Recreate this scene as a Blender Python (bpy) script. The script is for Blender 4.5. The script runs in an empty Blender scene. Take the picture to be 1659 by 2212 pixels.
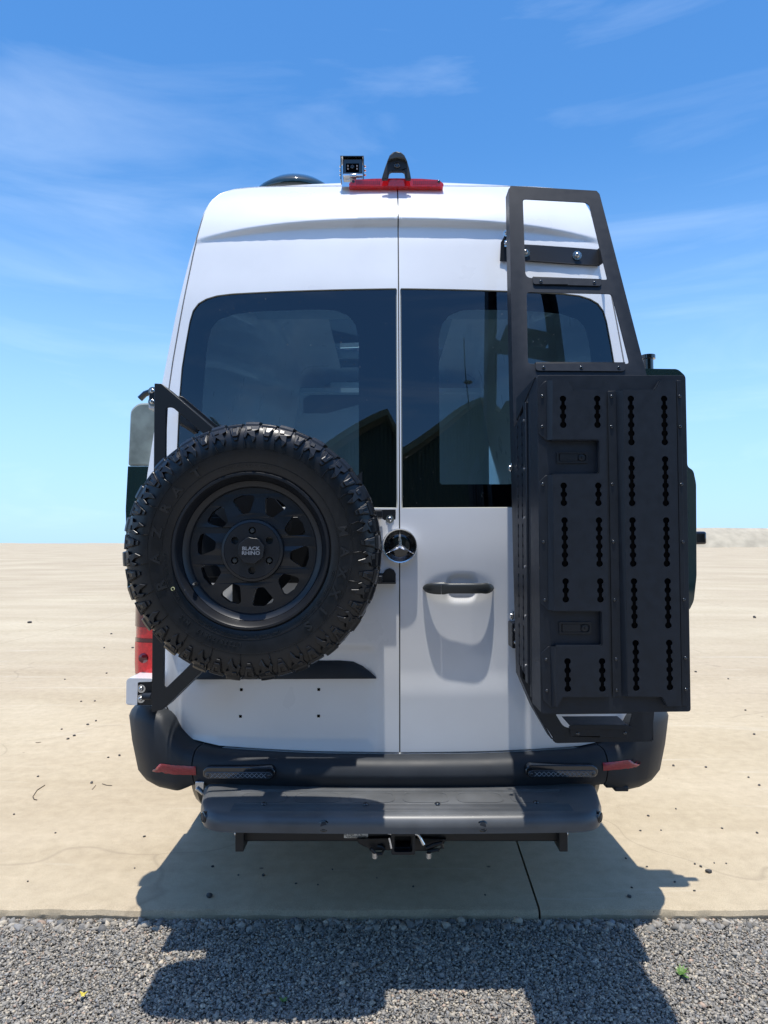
import bpy, bmesh, math, random
import numpy as np
from math import sin, cos, pi, radians, sqrt, atan2, tan
from mathutils import Vector, Matrix, Euler
from mathutils.geometry import tessellate_polygon
random.seed(7); rng = np.random.default_rng(7)
S = bpy.context.scene
COL = S.collection

# ------------------------------------------------------------------ camera, sky, sun, exposure
H = 1.34; TH = radians(-2.46); FOC = 1534.0; CX = 829.5; CY = 1106.0
cam = bpy.data.cameras.new('camera'); camo = bpy.data.objects.new('camera', cam); COL.objects.link(camo)
cam.sensor_fit = 'VERTICAL'; cam.sensor_height = 36.0; cam.lens = 36.0 * FOC / 2212.0
cam.clip_start = 0.05; cam.clip_end = 5000
camo.location = (0, 0, H); camo.rotation_euler = (pi / 2 - TH, 0, 0)
S.camera = camo
S.render.resolution_x = 768; S.render.resolution_y = 1024

SUN_EL = radians(83.5); SUN_AZ = radians(-5.0)      # azimuth measured from -Y (behind the photographer) towards +X
sx, sy, sz = cos(SUN_EL) * sin(SUN_AZ), -cos(SUN_EL) * cos(SUN_AZ), sin(SUN_EL)
w = bpy.data.worlds.new('World'); S.world = w; w.use_nodes = True
nt = w.node_tree; nt.nodes.clear()
def wn(t, **k):
    n = nt.nodes.new(t)
    for a, b in k.items(): setattr(n, a, b)
    return n
sky = wn('ShaderNodeTexSky', sky_type='NISHITA', sun_disc=False, sun_elevation=SUN_EL,
         sun_rotation=atan2(sx, sy), altitude=300.0, air_density=1.0, dust_density=0.6, ozone_density=2.6)
bg = wn('ShaderNodeBackground'); bg.inputs['Strength'].default_value = 0.15
out = wn('ShaderNodeOutputWorld')
tc = wn('ShaderNodeTexCoord')
mp = wn('ShaderNodeMapping'); mp.inputs['Scale'].default_value = (.9, .9, 4.5); mp.inputs['Rotation'].default_value = (0.0, 0.10, 0.3)
nz = wn('ShaderNodeTexNoise'); nz.inputs['Scale'].default_value = 2.3; nz.inputs['Detail'].default_value = 8; nz.inputs['Roughness'].default_value = 0.56; nz.inputs['Distortion'].default_value = 0.6
cr = wn('ShaderNodeValToRGB'); cr.color_ramp.elements[0].position = 0.50; cr.color_ramp.elements[0].color = (0, 0, 0, 1); cr.color_ramp.elements[1].position = 0.80; cr.color_ramp.elements[1].color = (0.17, 0.17, 0.17, 1)
mx = wn('ShaderNodeMix', data_type='RGBA'); mx.inputs[7].default_value = (6.0, 6.8, 7.6, 1)
hs = wn('ShaderNodeHueSaturation'); hs.inputs['Saturation'].default_value = 1.30
L = nt.links.new
L(tc.outputs['Generated'], mp.inputs[0]); L(mp.outputs[0], nz.inputs['Vector']); L(nz.outputs['Fac'], cr.inputs[0])
gv = wn('ShaderNodeSeparateXYZ'); L(tc.outputs['Generated'], gv.inputs[0])
hz = wn('ShaderNodeMapRange', interpolation_type='SMOOTHSTEP'); hz.inputs['From Min'].default_value = -0.02; hz.inputs['From Max'].default_value = 0.50; hz.inputs['To Min'].default_value = 0.9; hz.inputs['To Max'].default_value = 0
L(gv.outputs[2], hz.inputs['Value'])
hm = wn('ShaderNodeMix', data_type='RGBA'); hm.inputs[7].default_value = (3.1, 4.3, 6.0, 1); L(hz.outputs[0], hm.inputs[0]); L(sky.outputs[0], hm.inputs[6])
L(hm.outputs[2], hs.inputs['Color'])
L(cr.outputs[0], mx.inputs[0]); L(hs.outputs[0], mx.inputs[6]); L(mx.outputs[2], bg.inputs[0]); L(bg.outputs[0], out.inputs[0])

sl = bpy.data.lights.new('sun', 'SUN'); sl.energy = 3.4; sl.angle = radians(0.6); sl.color = (1.0, 0.955, 0.88)
so = bpy.data.objects.new('sun', sl); COL.objects.link(so)
so.rotation_euler = Vector((sx, sy, sz)).to_track_quat('Z', 'Y').to_euler(); so.location = (0, 0, 20)
S.view_settings.view_transform = 'Standard'; S.view_settings.look = 'None'
S.view_settings.exposure = 0.57; S.view_settings.gamma = 1.0; S.view_settings.use_curve_mapping = False
S.render.engine = 'CYCLES'
S.cycles.max_bounces = 10; S.cycles.transparent_max_bounces = 12

# ------------------------------------------------------------------ picture point -> place
def U(px, py, Y):
    dx = (px - CX) / FOC; dy = (CY - py) / FOC
    dY = cos(TH) + dy * sin(TH); dZ = -sin(TH) + dy * cos(TH)
    t = Y / dY
    return (dx * t, H + dZ * t)                     # (x, z) on the plane y = Y
def UF(px, py, fn, off=0.0):
    Y = 2.6
    for _ in range(12):
        x, z = U(px, py, Y); Y = fn(x, z) - off
    return (x, z)
def G(px, py, z=0.0):
    dx = (px - CX) / FOC; dy = (CY - py) / FOC
    dY = cos(TH) + dy * sin(TH); dZ = -sin(TH) + dy * cos(TH)
    t = (z - H) / dZ
    return (dx * t, dY * t)

# ------------------------------------------------------------------ materials
def mat(name, color, rough=0.5, metal=0.0, coat=0.0, spec=0.5, noise=None, bump=None, emit=None):
    m = bpy.data.materials.new(name); m.use_nodes = True
    N = m.node_tree; b = N.nodes['Principled BSDF']
    b.inputs['Base Color'].default_value = (*color, 1); b.inputs['Roughness'].default_value = rough
    b.inputs['Metallic'].default_value = metal; b.inputs['Coat Weight'].default_value = coat
    b.inputs['Coat Roughness'].default_value = 0.04
    b.inputs['Specular IOR Level'].default_value = spec
    g = N.nodes.new('ShaderNodeNewGeometry')
    if noise:                                        # (scale, low, high)
        t = N.nodes.new('ShaderNodeTexNoise'); t.inputs['Scale'].default_value = noise[0]; t.inputs['Detail'].default_value = 6
        N.links.new(g.outputs['Position'], t.inputs['Vector'])
        r = N.nodes.new('ShaderNodeValToRGB'); r.color_ramp.elements[0].position = .3; r.color_ramp.elements[1].position = .7
        r.color_ramp.elements[0].color = (*[c * noise[1] for c in color], 1); r.color_ramp.elements[1].color = (*[c * noise[2] for c in color], 1)
        N.links.new(t.outputs['Fac'], r.inputs[0]); N.links.new(r.outputs[0], b.inputs['Base Color'])
        rr = N.nodes.new('ShaderNodeMapRange'); rr.inputs['To Min'].default_value = rough * .85; rr.inputs['To Max'].default_value = min(1, rough * 1.2)
        N.links.new(t.outputs['Fac'], rr.inputs['Value']); N.links.new(rr.outputs[0], b.inputs['Roughness'])
    if bump:                                         # (scale, strength, distance)
        t = N.nodes.new('ShaderNodeTexNoise'); t.inputs['Scale'].default_value = bump[0]; t.inputs['Detail'].default_value = 3
        N.links.new(g.outputs['Position'], t.inputs['Vector'])
        bp = N.nodes.new('ShaderNodeBump'); bp.inputs['Strength'].default_value = bump[1]; bp.inputs['Distance'].default_value = bump[2]
        N.links.new(t.outputs['Fac'], bp.inputs['Height']); N.links.new(bp.outputs[0], b.inputs['Normal'])
    return m
M = {}
M['white'] = mat('white_paint', (0.83, 0.84, 0.855), 0.28, coat=0.7, noise=(3.5, .95, 1.03))
M['roofwhite'] = M['white']
M['seal'] = mat('rubber_seal', (0.02, 0.022, 0.025), 0.7)
M['powder'] = mat('black_powder_coat', (0.0095, 0.0135, 0.0205), 0.48, spec=.42, noise=(40, .85, 1.2), bump=(900, .25, .0006))
M['powder2'] = mat('black_powder_coat_smooth', (0.008, 0.010, 0.0135), 0.42, bump=(700, .15, .0005))
M['plastic'] = mat('grey_bumper_plastic', (0.023, 0.027, 0.033), 0.54, spec=.4, noise=(12, .85, 1.15), bump=(800, .25, .0005))
M['stepmat'] = mat('step_plastic', (0.095, 0.099, 0.102), 0.38, noise=(9, .8, 1.25), bump=(700, .2, .0005))
M['rubber'] = mat('tyre_rubber', (0.0085, 0.009, 0.0105), 0.33, noise=(30, .8, 1.25), bump=(500, .15, .0006))
M['rubber_text'] = mat('tyre_lettering', (0.018, 0.019, 0.021), 0.28)
M['rim'] = mat('satin_black_rim', (0.009, 0.0105, 0.014), 0.38, noise=(25, .9, 1.1))
M['chrome'] = mat('chrome', (0.82, 0.83, 0.85), 0.09, metal=1)
M['satin'] = mat('emblem_chrome', (0.85, 0.86, 0.88), 0.22, metal=1)
M['steel'] = mat('zinc_steel', (0.62, 0.62, 0.62), 0.25, metal=1)
M['graphite'] = mat('graphite_handle', (0.06, 0.065, 0.065), 0.33, metal=.35)
M['blackgloss'] = mat('black_gloss', (0.006, 0.006, 0.007), 0.08, coat=1)
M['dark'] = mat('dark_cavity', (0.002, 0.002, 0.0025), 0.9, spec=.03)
M['red'] = mat('red_lens', (0.78, 0.014, 0.02), 0.12, coat=1, noise=(90, .75, 1.15))
M['reddark'] = mat('dark_red_lens', (0.10, 0.004, 0.008), 0.1, coat=1)
M['reflector'] = mat('red_reflector', (0.36, 0.02, 0.03), 0.2, coat=.6, bump=(1200, .4, .001), noise=(160, .8, 1.2))
M['lens'] = mat('clear_marker_lens', (0.03, 0.035, 0.042), 0.10, coat=1)
M['lensline'] = mat('marker_lens_ribs', (0.30, 0.32, 0.35), 0.3)
M['labelm'] = mat('label_paper', (0.75, 0.75, 0.73), 0.5)
M['ink'] = mat('print_ink', (0.02, 0.02, 0.02), 0.6)
M['silvertext'] = mat('silver_print', (0.26, 0.27, 0.29), 0.35)
M['yellow'] = mat('yellow_paint_mark', (0.8, 0.74, 0.35), 0.5)
M['interior'] = mat('interior_panel', (0.55, 0.66, 0.72), 0.7)
M['interior2'] = mat('interior_panel_dark', (0.30, 0.34, 0.36), 0.7)
M['led'] = mat('infrared_led', (0.55, 0.42, 0.36), 0.3)
M['tealglass'] = mat('side_flare_gloss', (0.012, 0.03, 0.032), 0.05, coat=1)
M['shedwall'] = mat('green_shed_sheet', (0.045, 0.075, 0.055), 0.5, noise=(2, .9, 1.1))
M['shedcream'] = mat('cream_shed_sheet', (0.42, 0.38, 0.30), 0.5)
M['trimlight'] = mat('pale_trim', (0.16, 0.20, 0.14), 0.5)
M['pebble'] = mat('dark_pebble', (0.07, 0.068, 0.066), 0.85, noise=(60, .6, 1.4))
M['twig'] = mat('dry_twig', (0.10, 0.075, 0.05), 0.9)
M['leafy'] = mat('fallen_leaf', (0.62, 0.50, 0.06), 0.6)
M['weed'] = mat('weed_green', (0.10, 0.20, 0.035), 0.55)
M['padgrey'] = mat('worn_grip_tape', (0.10, 0.105, 0.11), 0.7, noise=(20, .8, 1.2))

def glass_mat(name, tint, ior=1.62):
    m = bpy.data.materials.new(name); m.use_nodes = True; N = m.node_tree; N.nodes.clear()
    o = N.nodes.new('ShaderNodeOutputMaterial'); mix = N.nodes.new('ShaderNodeMixShader')
    tr = N.nodes.new('ShaderNodeBsdfTransparent'); tr.inputs[0].default_value = (*tint, 1)
    gl = N.nodes.new('ShaderNodeBsdfGlossy'); gl.inputs['Roughness'].default_value = 0.004
    fr = N.nodes.new('ShaderNodeFresnel'); fr.inputs[0].default_value = ior
    # dust specks on the pane
    g = N.nodes.new('ShaderNodeNewGeometry'); t = N.nodes.new('ShaderNodeTexNoise'); t.inputs['Scale'].default_value = 140; t.inputs['Detail'].default_value = 2
    N.links.new(g.outputs['Position'], t.inputs['Vector'])
    t2 = N.nodes.new('ShaderNodeTexNoise'); t2.inputs['Scale'].default_value = 5; N.links.new(g.outputs['Position'], t2.inputs['Vector'])
    ad = N.nodes.new('ShaderNodeMath'); ad.operation = 'MULTIPLY_ADD'; ad.inputs[1].default_value = 0.28
    N.links.new(t2.outputs['Fac'], ad.inputs[0]); N.links.new(t.outputs['Fac'], ad.inputs[2])
    r = N.nodes.new('ShaderNodeValToRGB'); r.color_ramp.elements[0].position = .87; r.color_ramp.elements[1].position = .93
    r.color_ramp.elements[1].color = (.35, .35, .35, 1)
    N.links.new(ad.outputs[0], r.inputs[0])
    df = N.nodes.new('ShaderNodeBsdfDiffuse'); df.inputs[0].default_value = (.35, .36, .36, 1)
    m2 = N.nodes.new('ShaderNodeMixShader')
    N.links.new(fr.outputs[0], mix.inputs[0]); N.links.new(tr.outputs[0], mix.inputs[1]); N.links.new(gl.outputs[0], mix.inputs[2])
    N.links.new(r.outputs[0], m2.inputs[0]); N.links.new(mix.outputs[0], m2.inputs[1]); N.links.new(df.outputs[0], m2.inputs[2])
    N.links.new(m2.outputs[0], o.inputs[0])
    return m
M['glass'] = glass_mat('tinted_rear_glass', (0.36, 0.52, 0.62), 1.95)
M['glassclear'] = glass_mat('cab_glass', (0.8, 0.86, 0.84), 1.45)
M['frit'] = mat('black_glass_border', (0.004, 0.006, 0.010), 0.5, spec=.1)

def concrete_mat():
    m = bpy.data.materials.new('pale_concrete'); m.use_nodes = True; N = m.node_tree; b = N.nodes['Principled BSDF']
    b.inputs['Roughness'].default_value = .85; b.inputs['Specular IOR Level'].default_value = .25
    g = N.nodes.new('ShaderNodeNewGeometry'); lk = N.links.new
    def noise(scale, detail=6, vec=None, rough=.55, dist=0):
        t = N.nodes.new('ShaderNodeTexNoise'); t.inputs['Scale'].default_value = scale; t.inputs['Detail'].default_value = detail
        t.inputs['Roughness'].default_value = rough; t.inputs['Distortion'].default_value = dist
        lk(vec if vec else g.outputs['Position'], t.inputs['Vector']); return t.outputs['Fac']
    def ramp(f, a, b_, ca, cb):
        r = N.nodes.new('ShaderNodeValToRGB'); r.color_ramp.elements[0].position = a; r.color_ramp.elements[1].position = b_
        r.color_ramp.elements[0].color = (*ca, 1); r.color_ramp.elements[1].color = (*cb, 1); lk(f, r.inputs[0]); return r.outputs[0]
    def mul(c1, c2, f=1.0, mode='MULTIPLY'):
        x = N.nodes.new('ShaderNodeMix'); x.data_type = 'RGBA'; x.blend_type = mode; x.inputs[0].default_value = f
        lk(c1, x.inputs[6])
        if isinstance(c2, tuple): x.inputs[7].default_value = (*c2, 1)
        else: lk(c2, x.inputs[7])
        return x
    mpp = N.nodes.new('ShaderNodeMapping'); mpp.inputs['Scale'].default_value = (0.35, 1.3, 1); mpp.inputs['Rotation'].default_value = (0, 0, .12); lk(g.outputs['Position'], mpp.inputs[0])
    base = ramp(noise(.9, 8, mpp.outputs[0], .6, .4), .3, .72, (.475, .405, .285), (.575, .505, .375))
    m1 = mul(base, ramp(noise(.22, 5), .32, .7, (.86, .80, .76), (1.06, 1.04, 1.0)))
    m2 = mul(m1.outputs[2], ramp(noise(14, 5, None, .7), .25, .7, (.84, .83, .82), (1.05, 1.05, 1.05)))
    m3 = mul(m2.outputs[2], ramp(noise(260, 2, None, .7), .25, .6, (.74, .74, .74), (1.04, 1.04, 1.04)))
    # scuffed streaks and drag marks running diagonally away
    mp2 = N.nodes.new('ShaderNodeMapping'); mp2.inputs['Rotation'].default_value = (0, 0, .55); mp2.inputs['Scale'].default_value = (.55, 5.5, 1); lk(g.outputs['Position'], mp2.inputs[0])
    st = noise(1.3, 7, mp2.outputs[0], .6, 1.1)
    x = mul(m3.outputs[2], (.62, .57, .47), .0, 'MIX')
    lk(ramp(st, .60, .70, (0, 0, 0), (.28, .28, .28)), x.inputs[0])
    y = mul(x.outputs[2], (.23, .20, .16), .0, 'MIX')
    lk(ramp(noise(1.7, 7, mp2.outputs[0], .65, .8), .66, .76, (0, 0, 0), (.35, .35, .35)), y.inputs[0])
    # dark specks
    v = N.nodes.new('ShaderNodeTexVoronoi'); v.inputs['Scale'].default_value = 3.1; lk(g.outputs['Position'], v.inputs['Vector'])
    z = mul(y.outputs[2], (.09, .075, .06), .0, 'MIX')
    lk(ramp(v.outputs['Distance'], .015, .035, (.8, .8, .8), (0, 0, 0)), z.inputs[0])
    # thin cracks, warped
    wv = N.nodes.new('ShaderNodeVectorMath'); wv.operation = 'ADD'; nn = N.nodes.new('ShaderNodeTexNoise'); nn.inputs['Scale'].default_value = 1.1; lk(g.outputs['Position'], nn.inputs['Vector'])
    lk(g.outputs['Position'], wv.inputs[0]); lk(nn.outputs['Color'], wv.inputs[1])
    v2 = N.nodes.new('ShaderNodeTexVoronoi'); v2.feature = 'DISTANCE_TO_EDGE'; v2.inputs['Scale'].default_value = .45; lk(wv.outputs[0], v2.inputs['Vector'])
    q = mul(z.outputs[2], (.14, .11, .08), .0, 'MIX')
    lk(ramp(v2.outputs['Distance'], .0015, .004, (.25, .25, .25), (0, 0, 0)), q.inputs[0])
    lk(q.outputs[2], b.inputs['Base Color'])
    bp = N.nodes.new('ShaderNodeBump'); bp.inputs['Strength'].default_value = .45; bp.inputs['Distance'].default_value = .003
    lk(noise(170, 4, None, .7), bp.inputs['Height']); lk(bp.outputs[0], b.inputs['Normal'])
    return m
M['concrete'] = concrete_mat()
M['grit'] = mat('gravel_grit', (0.27, 0.25, 0.215), 0.95, noise=(70, .55, 1.35), bump=(160, .9, .006))
M['dirt'] = mat('dirt', (0.42, 0.36, 0.27), 0.95, noise=(.5, .85, 1.1))
def stone_mat():
    m = bpy.data.materials.new('gravel_stone'); m.use_nodes = True; N = m.node_tree; b = N.nodes['Principled BSDF']
    a = N.nodes.new('ShaderNodeAttribute'); a.attribute_name = 'Col'
    g = N.nodes.new('ShaderNodeNewGeometry'); t = N.nodes.new('ShaderNodeTexNoise'); t.inputs['Scale'].default_value = 220; t.inputs['Detail'].default_value = 4
    N.links.new(g.outputs['Position'], t.inputs['Vector'])
    r = N.nodes.new('ShaderNodeMapRange'); r.inputs['To Min'].default_value = .6; r.inputs['To Max'].default_value = 1.4; N.links.new(t.outputs['Fac'], r.inputs['Value'])
    x = N.nodes.new('ShaderNodeMix'); x.data_type = 'RGBA'; x.blend_type = 'MULTIPLY'; x.inputs[0].default_value = 1
    N.links.new(a.outputs['Color'], x.inputs[6]); N.links.new(r.outputs[0], x.inputs[7]); N.links.new(x.outputs[2], b.inputs['Base Color'])
    b.inputs['Roughness'].default_value = .8
    return m
M['stone'] = stone_mat()

# ------------------------------------------------------------------ object helpers
WL = {}                                              # world location of roots and parts
def thing(name, label, cat, loc=(0, 0, 0), group=None):
    o = bpy.data.objects.new(name, None); COL.objects.link(o); o.location = loc
    o.empty_display_size = .1
    o['label'] = label; o['category'] = cat
    if group: o['group'] = group
    WL[o] = Vector(loc); return o
def tag(o, label=None, cat=None, group=None, kind=None):
    if label: o['label'] = label
    if cat: o['category'] = cat
    if group: o['group'] = group
    if kind: o['kind'] = kind
    return o
def mk(name, verts, faces, m, parent=None, smooth=False, bevel=0, mats=None, midx=None):
    vs = [Vector(v) for v in verts]
    lo = Vector((min(v.x for v in vs), min(v.y for v in vs), min(v.z for v in vs)))
    hi = Vector((max(v.x for v in vs), max(v.y for v in vs), max(v.z for v in vs)))
    c = (lo + hi) / 2
    me = bpy.data.meshes.new(name); me.from_pydata([v - c for v in vs], [], faces)
    for q in (mats or [m]): me.materials.append(q)
    if midx: me.polygons.foreach_set('material_index', midx)
    bm = bmesh.new(); bm.from_mesh(me); bmesh.ops.recalc_face_normals(bm, faces=bm.faces); bm.to_mesh(me); bm.free()
    if smooth:
        me.polygons.foreach_set('use_smooth', [True] * len(me.polygons))
        if smooth != 'full': me.set_sharp_from_angle(angle=radians(smooth if isinstance(smooth, (int, float)) and smooth > 1 else 35))
    me.update()
    o = bpy.data.objects.new(name, me); COL.objects.link(o)
    if bevel:
        b = o.modifiers.new('bevel', 'BEVEL'); b.width = bevel; b.segments = 2; b.limit_method = 'ANGLE'; b.angle_limit = radians(40); b.harden_normals = False
        me.polygons.foreach_set('use_smooth', [True] * len(me.polygons)); me.set_sharp_from_angle(angle=radians(50))
    WL[o] = c
    if parent: o.parent = parent; o.location = c - WL[parent]
    else: o.location = c
    return o
def dup(src, loc, parent, name=None, rot=None):
    o = src.copy(); o.name = name or src.name; COL.objects.link(o); o.parent = parent
    WL[o] = Vector(loc); o.location = Vector(loc) - (WL[parent] if parent else Vector((0, 0, 0)))
    if rot is not None: o.rotation_euler = rot
    return o
class Geo:
    def __init__(s): s.v = []; s.f = []
    def add(s, v, f):
        n = len(s.v); s.v += [tuple(p) for p in v]; s.f += [tuple(i + n for i in q) for q in f]; return s
    def box(s, x0, x1, y0, y1, z0, z1):
        return s.add([(x0, y0, z0), (x1, y0, z0), (x1, y1, z0), (x0, y1, z0), (x0, y0, z1), (x1, y0, z1), (x1, y1, z1), (x0, y1, z1)],
                     [(0, 1, 2, 3), (4, 5, 6, 7), (0, 1, 5, 4), (1, 2, 6, 5), (2, 3, 7, 6), (3, 0, 4, 7)])
    def hexa(s, a, b):                               # two loops of 4 points
        return s.add(list(a) + list(b), [(0, 1, 2, 3), (4, 5, 6, 7), (0, 1, 5, 4), (1, 2, 6, 5), (2, 3, 7, 6), (3, 0, 4, 7)])
    def prism(s, pts, d):                            # pts: list of 3D points, d: offset vector
        n = len(pts); d = Vector(d)
        return s.add([Vector(p) for p in pts] + [Vector(p) + d for p in pts], [tuple(range(n)), tuple(range(n, 2 * n))] + [(i, (i + 1) % n, (i + 1) % n + n, i + n) for i in range(n)])
    def tube(s, pts, r, n=10, cap=True):
        pts = [Vector(p) for p in pts]; rings = []
        for i, p in enumerate(pts):
            t = (pts[min(i + 1, len(pts) - 1)] - pts[max(i - 1, 0)]).normalized()
            a = Vector((0, 0, 1)) if abs(t.z) < .9 else Vector((1, 0, 0))
            u = t.cross(a).normalized(); v = t.cross(u)
            rr = r[i] if isinstance(r, (list, tuple)) else r
            rings.append([p + (u * cos(2 * pi * k / n) + v * sin(2 * pi * k / n)) * rr for k in range(n)])
        f = []
        for i in range(len(rings) - 1):
            for k in range(n): f.append((i * n + k, i * n + (k + 1) % n, (i + 1) * n + (k + 1) % n, (i + 1) * n + k))
        if cap: f.append(tuple(range(n))); f.append(tuple((len(rings) - 1) * n + k for k in range(n)))
        return s.add([q for r_ in rings for q in r_], f)
    def lathe(s, prof, c, n=24, axis='y', closed=False):   # prof: (radius, depth along axis)
        c = Vector(c); vs = []; f = []
        for (r, d) in prof:
            for k in range(n):
                a = 2 * pi * k / n
                if axis == 'y': vs.append(c + Vector((r * cos(a), d, r * sin(a))))
                elif axis == 'z': vs.append(c + Vector((r * cos(a), r * sin(a), d)))
                else: vs.append(c + Vector((d, r * cos(a), r * sin(a))))
        m_ = len(prof)
        for i in range(m_ if closed else m_ - 1):
            j = (i + 1) % m_
            for k in range(n): f.append((i * n + k, i * n + (k + 1) % n, j * n + (k + 1) % n, j * n + k))
        if not closed:
            if prof[0][0] > 1e-5: f.append(tuple(range(n)))
            if prof[-1][0] > 1e-5: f.append(tuple((m_ - 1) * n + k for k in range(n)))
        return s.add(vs, f)
    def mk(s, name, m, parent=None, smooth=False, bevel=0): return mk(name, s.v, s.f, m, parent, smooth, bevel)

def plate_geo(outer, holes, y0, y1, yf=None, g=None):
    """flat sheet in x-z with real holes; y0 front, y1 back (numbers) or yf(x, z) added"""
    loops = [outer] + list(holes)
    L3 = [[Vector((p[0], p[1], 0)) for p in lp] for lp in loops]
    tris = tessellate_polygon(L3)
    flat = [p for lp in loops for p in lp]; n = len(flat)
    yy = (lambda x, z: 0) if yf is None else yf
    v = [(p[0], y0 + yy(*p), p[1]) for p in flat] + [(p[0], y1 + yy(*p), p[1]) for p in flat]
    f = [tuple(t) for t in tris] + [tuple(i + n for i in reversed(t)) for t in tris]
    k = 0
    for lp in loops:
        m_ = len(lp)
        for i in range(m_): a = k + i; b = k + (i + 1) % m_; f.append((a, b, b + n, a + n))
        k += m_
    g = g or Geo(); return g.add(v, f)
def rnd(poly, r, seg=4):
    """round the corners of a polygon; r a number or list"""
    res = []; n = len(poly)
    for i in range(n):
        ri = r[i] if isinstance(r, (list, tuple)) else r
        p = Vector(poly[i]); a = Vector(poly[i - 1]); b = Vector(poly[(i + 1) % n])
        if ri <= 0: res.append(tuple(p)); continue
        da = (a - p); db = (b - p); t = min(ri, da.length * .45, db.length * .45)
        p0 = p + da.normalized() * t; p1 = p + db.normalized() * t
        for k in range(seg + 1):
            s = k / seg; res.append(tuple((1 - s) ** 2 * p0 + 2 * s * (1 - s) * p + s * s * p1))
    return res
def crop(x0, y0, sc):                                # coordinates read in an enlargement -> 1659-px picture
    return lambda cx, cy: ((x0 + cx * sc) / 1.8228, (y0 + cy * sc) / 1.8228)
cA = crop(1950, 1400, .5124); cB = crop(1950, 2150, .5124); cL = crop(1900, 650, .5425); cT = crop(450, 1400, .663)
cM = crop(1400, 1900, .4219); cR = crop(1250, 550, .3617); cK = crop(450, 2550, .7233); cH = crop(700, 2950, .7233); cW = crop(650, 1100, .6028); cN = crop(1500, 2800, .7535)

def bolt_proto(name, m, r=.006, h=.004, washer=0.0):
    g = Geo()
    if washer: g.lathe([(washer, 0), (washer, -.0022), (washer * .5, -.0024)], (0, 0, 0), 18)
    hh = h + (.0022 if washer else 0)
    g.lathe([(r, 0), (r, -hh * .45), (r * .86, -hh * .8), (r * .55, -hh), (r * .42, -hh), (r * .38, -hh * .5), (0, -hh * .5)], (0, 0, 0), 14)
    me = bpy.data.meshes.new(name); me.from_pydata(g.v, [], g.f); me.materials.append(m); me.update()
    me.polygons.foreach_set('use_smooth', [True] * len(me.polygons)); me.set_sharp_from_angle(angle=radians(40))
    return me
BOLT_S = bolt_proto('bolt', M['steel'], .0085, .007, .0145)
BOLT_B = bolt_proto('screw', mat('black_screw', (.10, .105, .115), .2, metal=.9), .0055, .0035)
def bolt(kind, loc, parent, rot=(0, 0, 0), s=1.0, name='bolt'):
    o = bpy.data.objects.new(name, kind); COL.objects.link(o); o.parent = parent; o.location = Vector(loc) - WL[parent]
    o.rotation_euler = rot; o.scale = (s, s, s); return o
def text_verts(txt, size, depth=.0, bold=0.0, sx_=1.0):
    cu = bpy.data.curves.new('t', 'FONT'); cu.body = txt; cu.size = size; cu.extrude = depth; cu.offset = bold; cu.align_x = 'CENTER'; cu.align_y = 'CENTER'; cu.resolution_u = 2
    o = bpy.data.objects.new('t', cu); COL.objects.link(o)
    me = o.to_mesh(); v = [(p.co.x * sx_, p.co.y, p.co.z) for p in me.vertices]; f = [tuple(p.vertices) for p in me.polygons]
    o.to_mesh_clear(); bpy.data.objects.remove(o); bpy.data.curves.remove(cu); return v, f

# ------------------------------------------------------------------ rear surface of the van
XC = 0.055                                           # van centre line
def interp(tab, z):
    if z <= tab[0][0]: return tab[0][1]
    for (a, fa), (b, fb) in zip(tab, tab[1:]):
        if z <= b:
            t = (z - a) / (b - a); t = t * t * (3 - 2 * t) if False else t
            return fa + (fb - fa) * t
    return tab[-1][1]
def smooth_tab(tab, lo, hi, n=200, k=9):
    zs = np.linspace(lo, hi, n); ys = np.array([interp(tab, z) for z in zs])
    pad = np.concatenate([2 * ys[0] - ys[1:k + 1][::-1], ys, 2 * ys[-1] - ys[-k - 1:-1][::-1]]); ker = np.hanning(2 * k + 3)[1:-1]; ker /= ker.sum()
    return zs, np.convolve(pad, ker, 'valid')
PZ, PY = smooth_tab([(.4, 2.515), (.62, 2.508), (.88, 2.50), (1.3, 2.505), (1.5, 2.52), (1.9, 2.575), (2.3, 2.645), (2.53, 2.705), (2.66, 2.755), (2.77, 2.83), (2.86, 2.94)], .4, 2.90, 240, 8)
def sstep(a, b, x):
    t = max(0.0, min(1.0, (x - a) / (b - a))); return t * t * (3 - 2 * t)
def base_surf(x, z):
    xr = abs(x - XC)
    return float(np.interp(z, PZ, PY)) + .085 * (xr / .86) ** 3 + .012 * (xr / .86) ** 1.5
HC = UF(991, 1270, base_surf)                        # handle centre
def rear(x, z):
    y = base_surf(x, z); xr = abs(x - XC)
    # brow ledge below the roof: the panel above it stands proud, more so at the centre
    zl = 2.580 - .045 * (xr / .85) ** 2.2
    amp = .034 * max(0.0, 1 - (xr / .86) ** 3.0)
    y -= amp * sstep(zl - .012, zl + .012, z) * (1 - .8 * sstep(zl + .02, zl + .22, z))
    # feature line low on the doors
    y += .006 * sstep(.80, .90, z) * (1 - sstep(1.0, 1.4, z)) * (0 if x < XC else 1)
    # number plate panel pressed into the left door
    if x < XC:
        a = sstep(-.845 + XC, -.80 + XC, x) * (1 - sstep(-.115 + XC, -.07 + XC, x)); b = sstep(.60, .66, z) * (1 - sstep(.955, .985, z))
        y += .014 * a * b
    else:
        # pressed bowl round the handle and the deeper finger scoop inside it
        u = (x - HC[0]) / .128; v = (z - HC[1]) / .058
        r = sqrt(u * u + v * v)
        y += .003 * (1 - sstep(.5, 1.1, r))
        u = (x - HC[0] - .012) / .058; v = (z - HC[1]) / .049
        r = (abs(u) ** 3.5 + abs(v) ** 3.0) ** (1 / 3.2)
        y += .009 * (1 - sstep(.70, 1.02, r))
    return y
def onS(px, py, off=0.0, fn=base_surf):
    x, z = UF(px, py, fn, off); return Vector((x, fn(x, z) - off, z))

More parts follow.
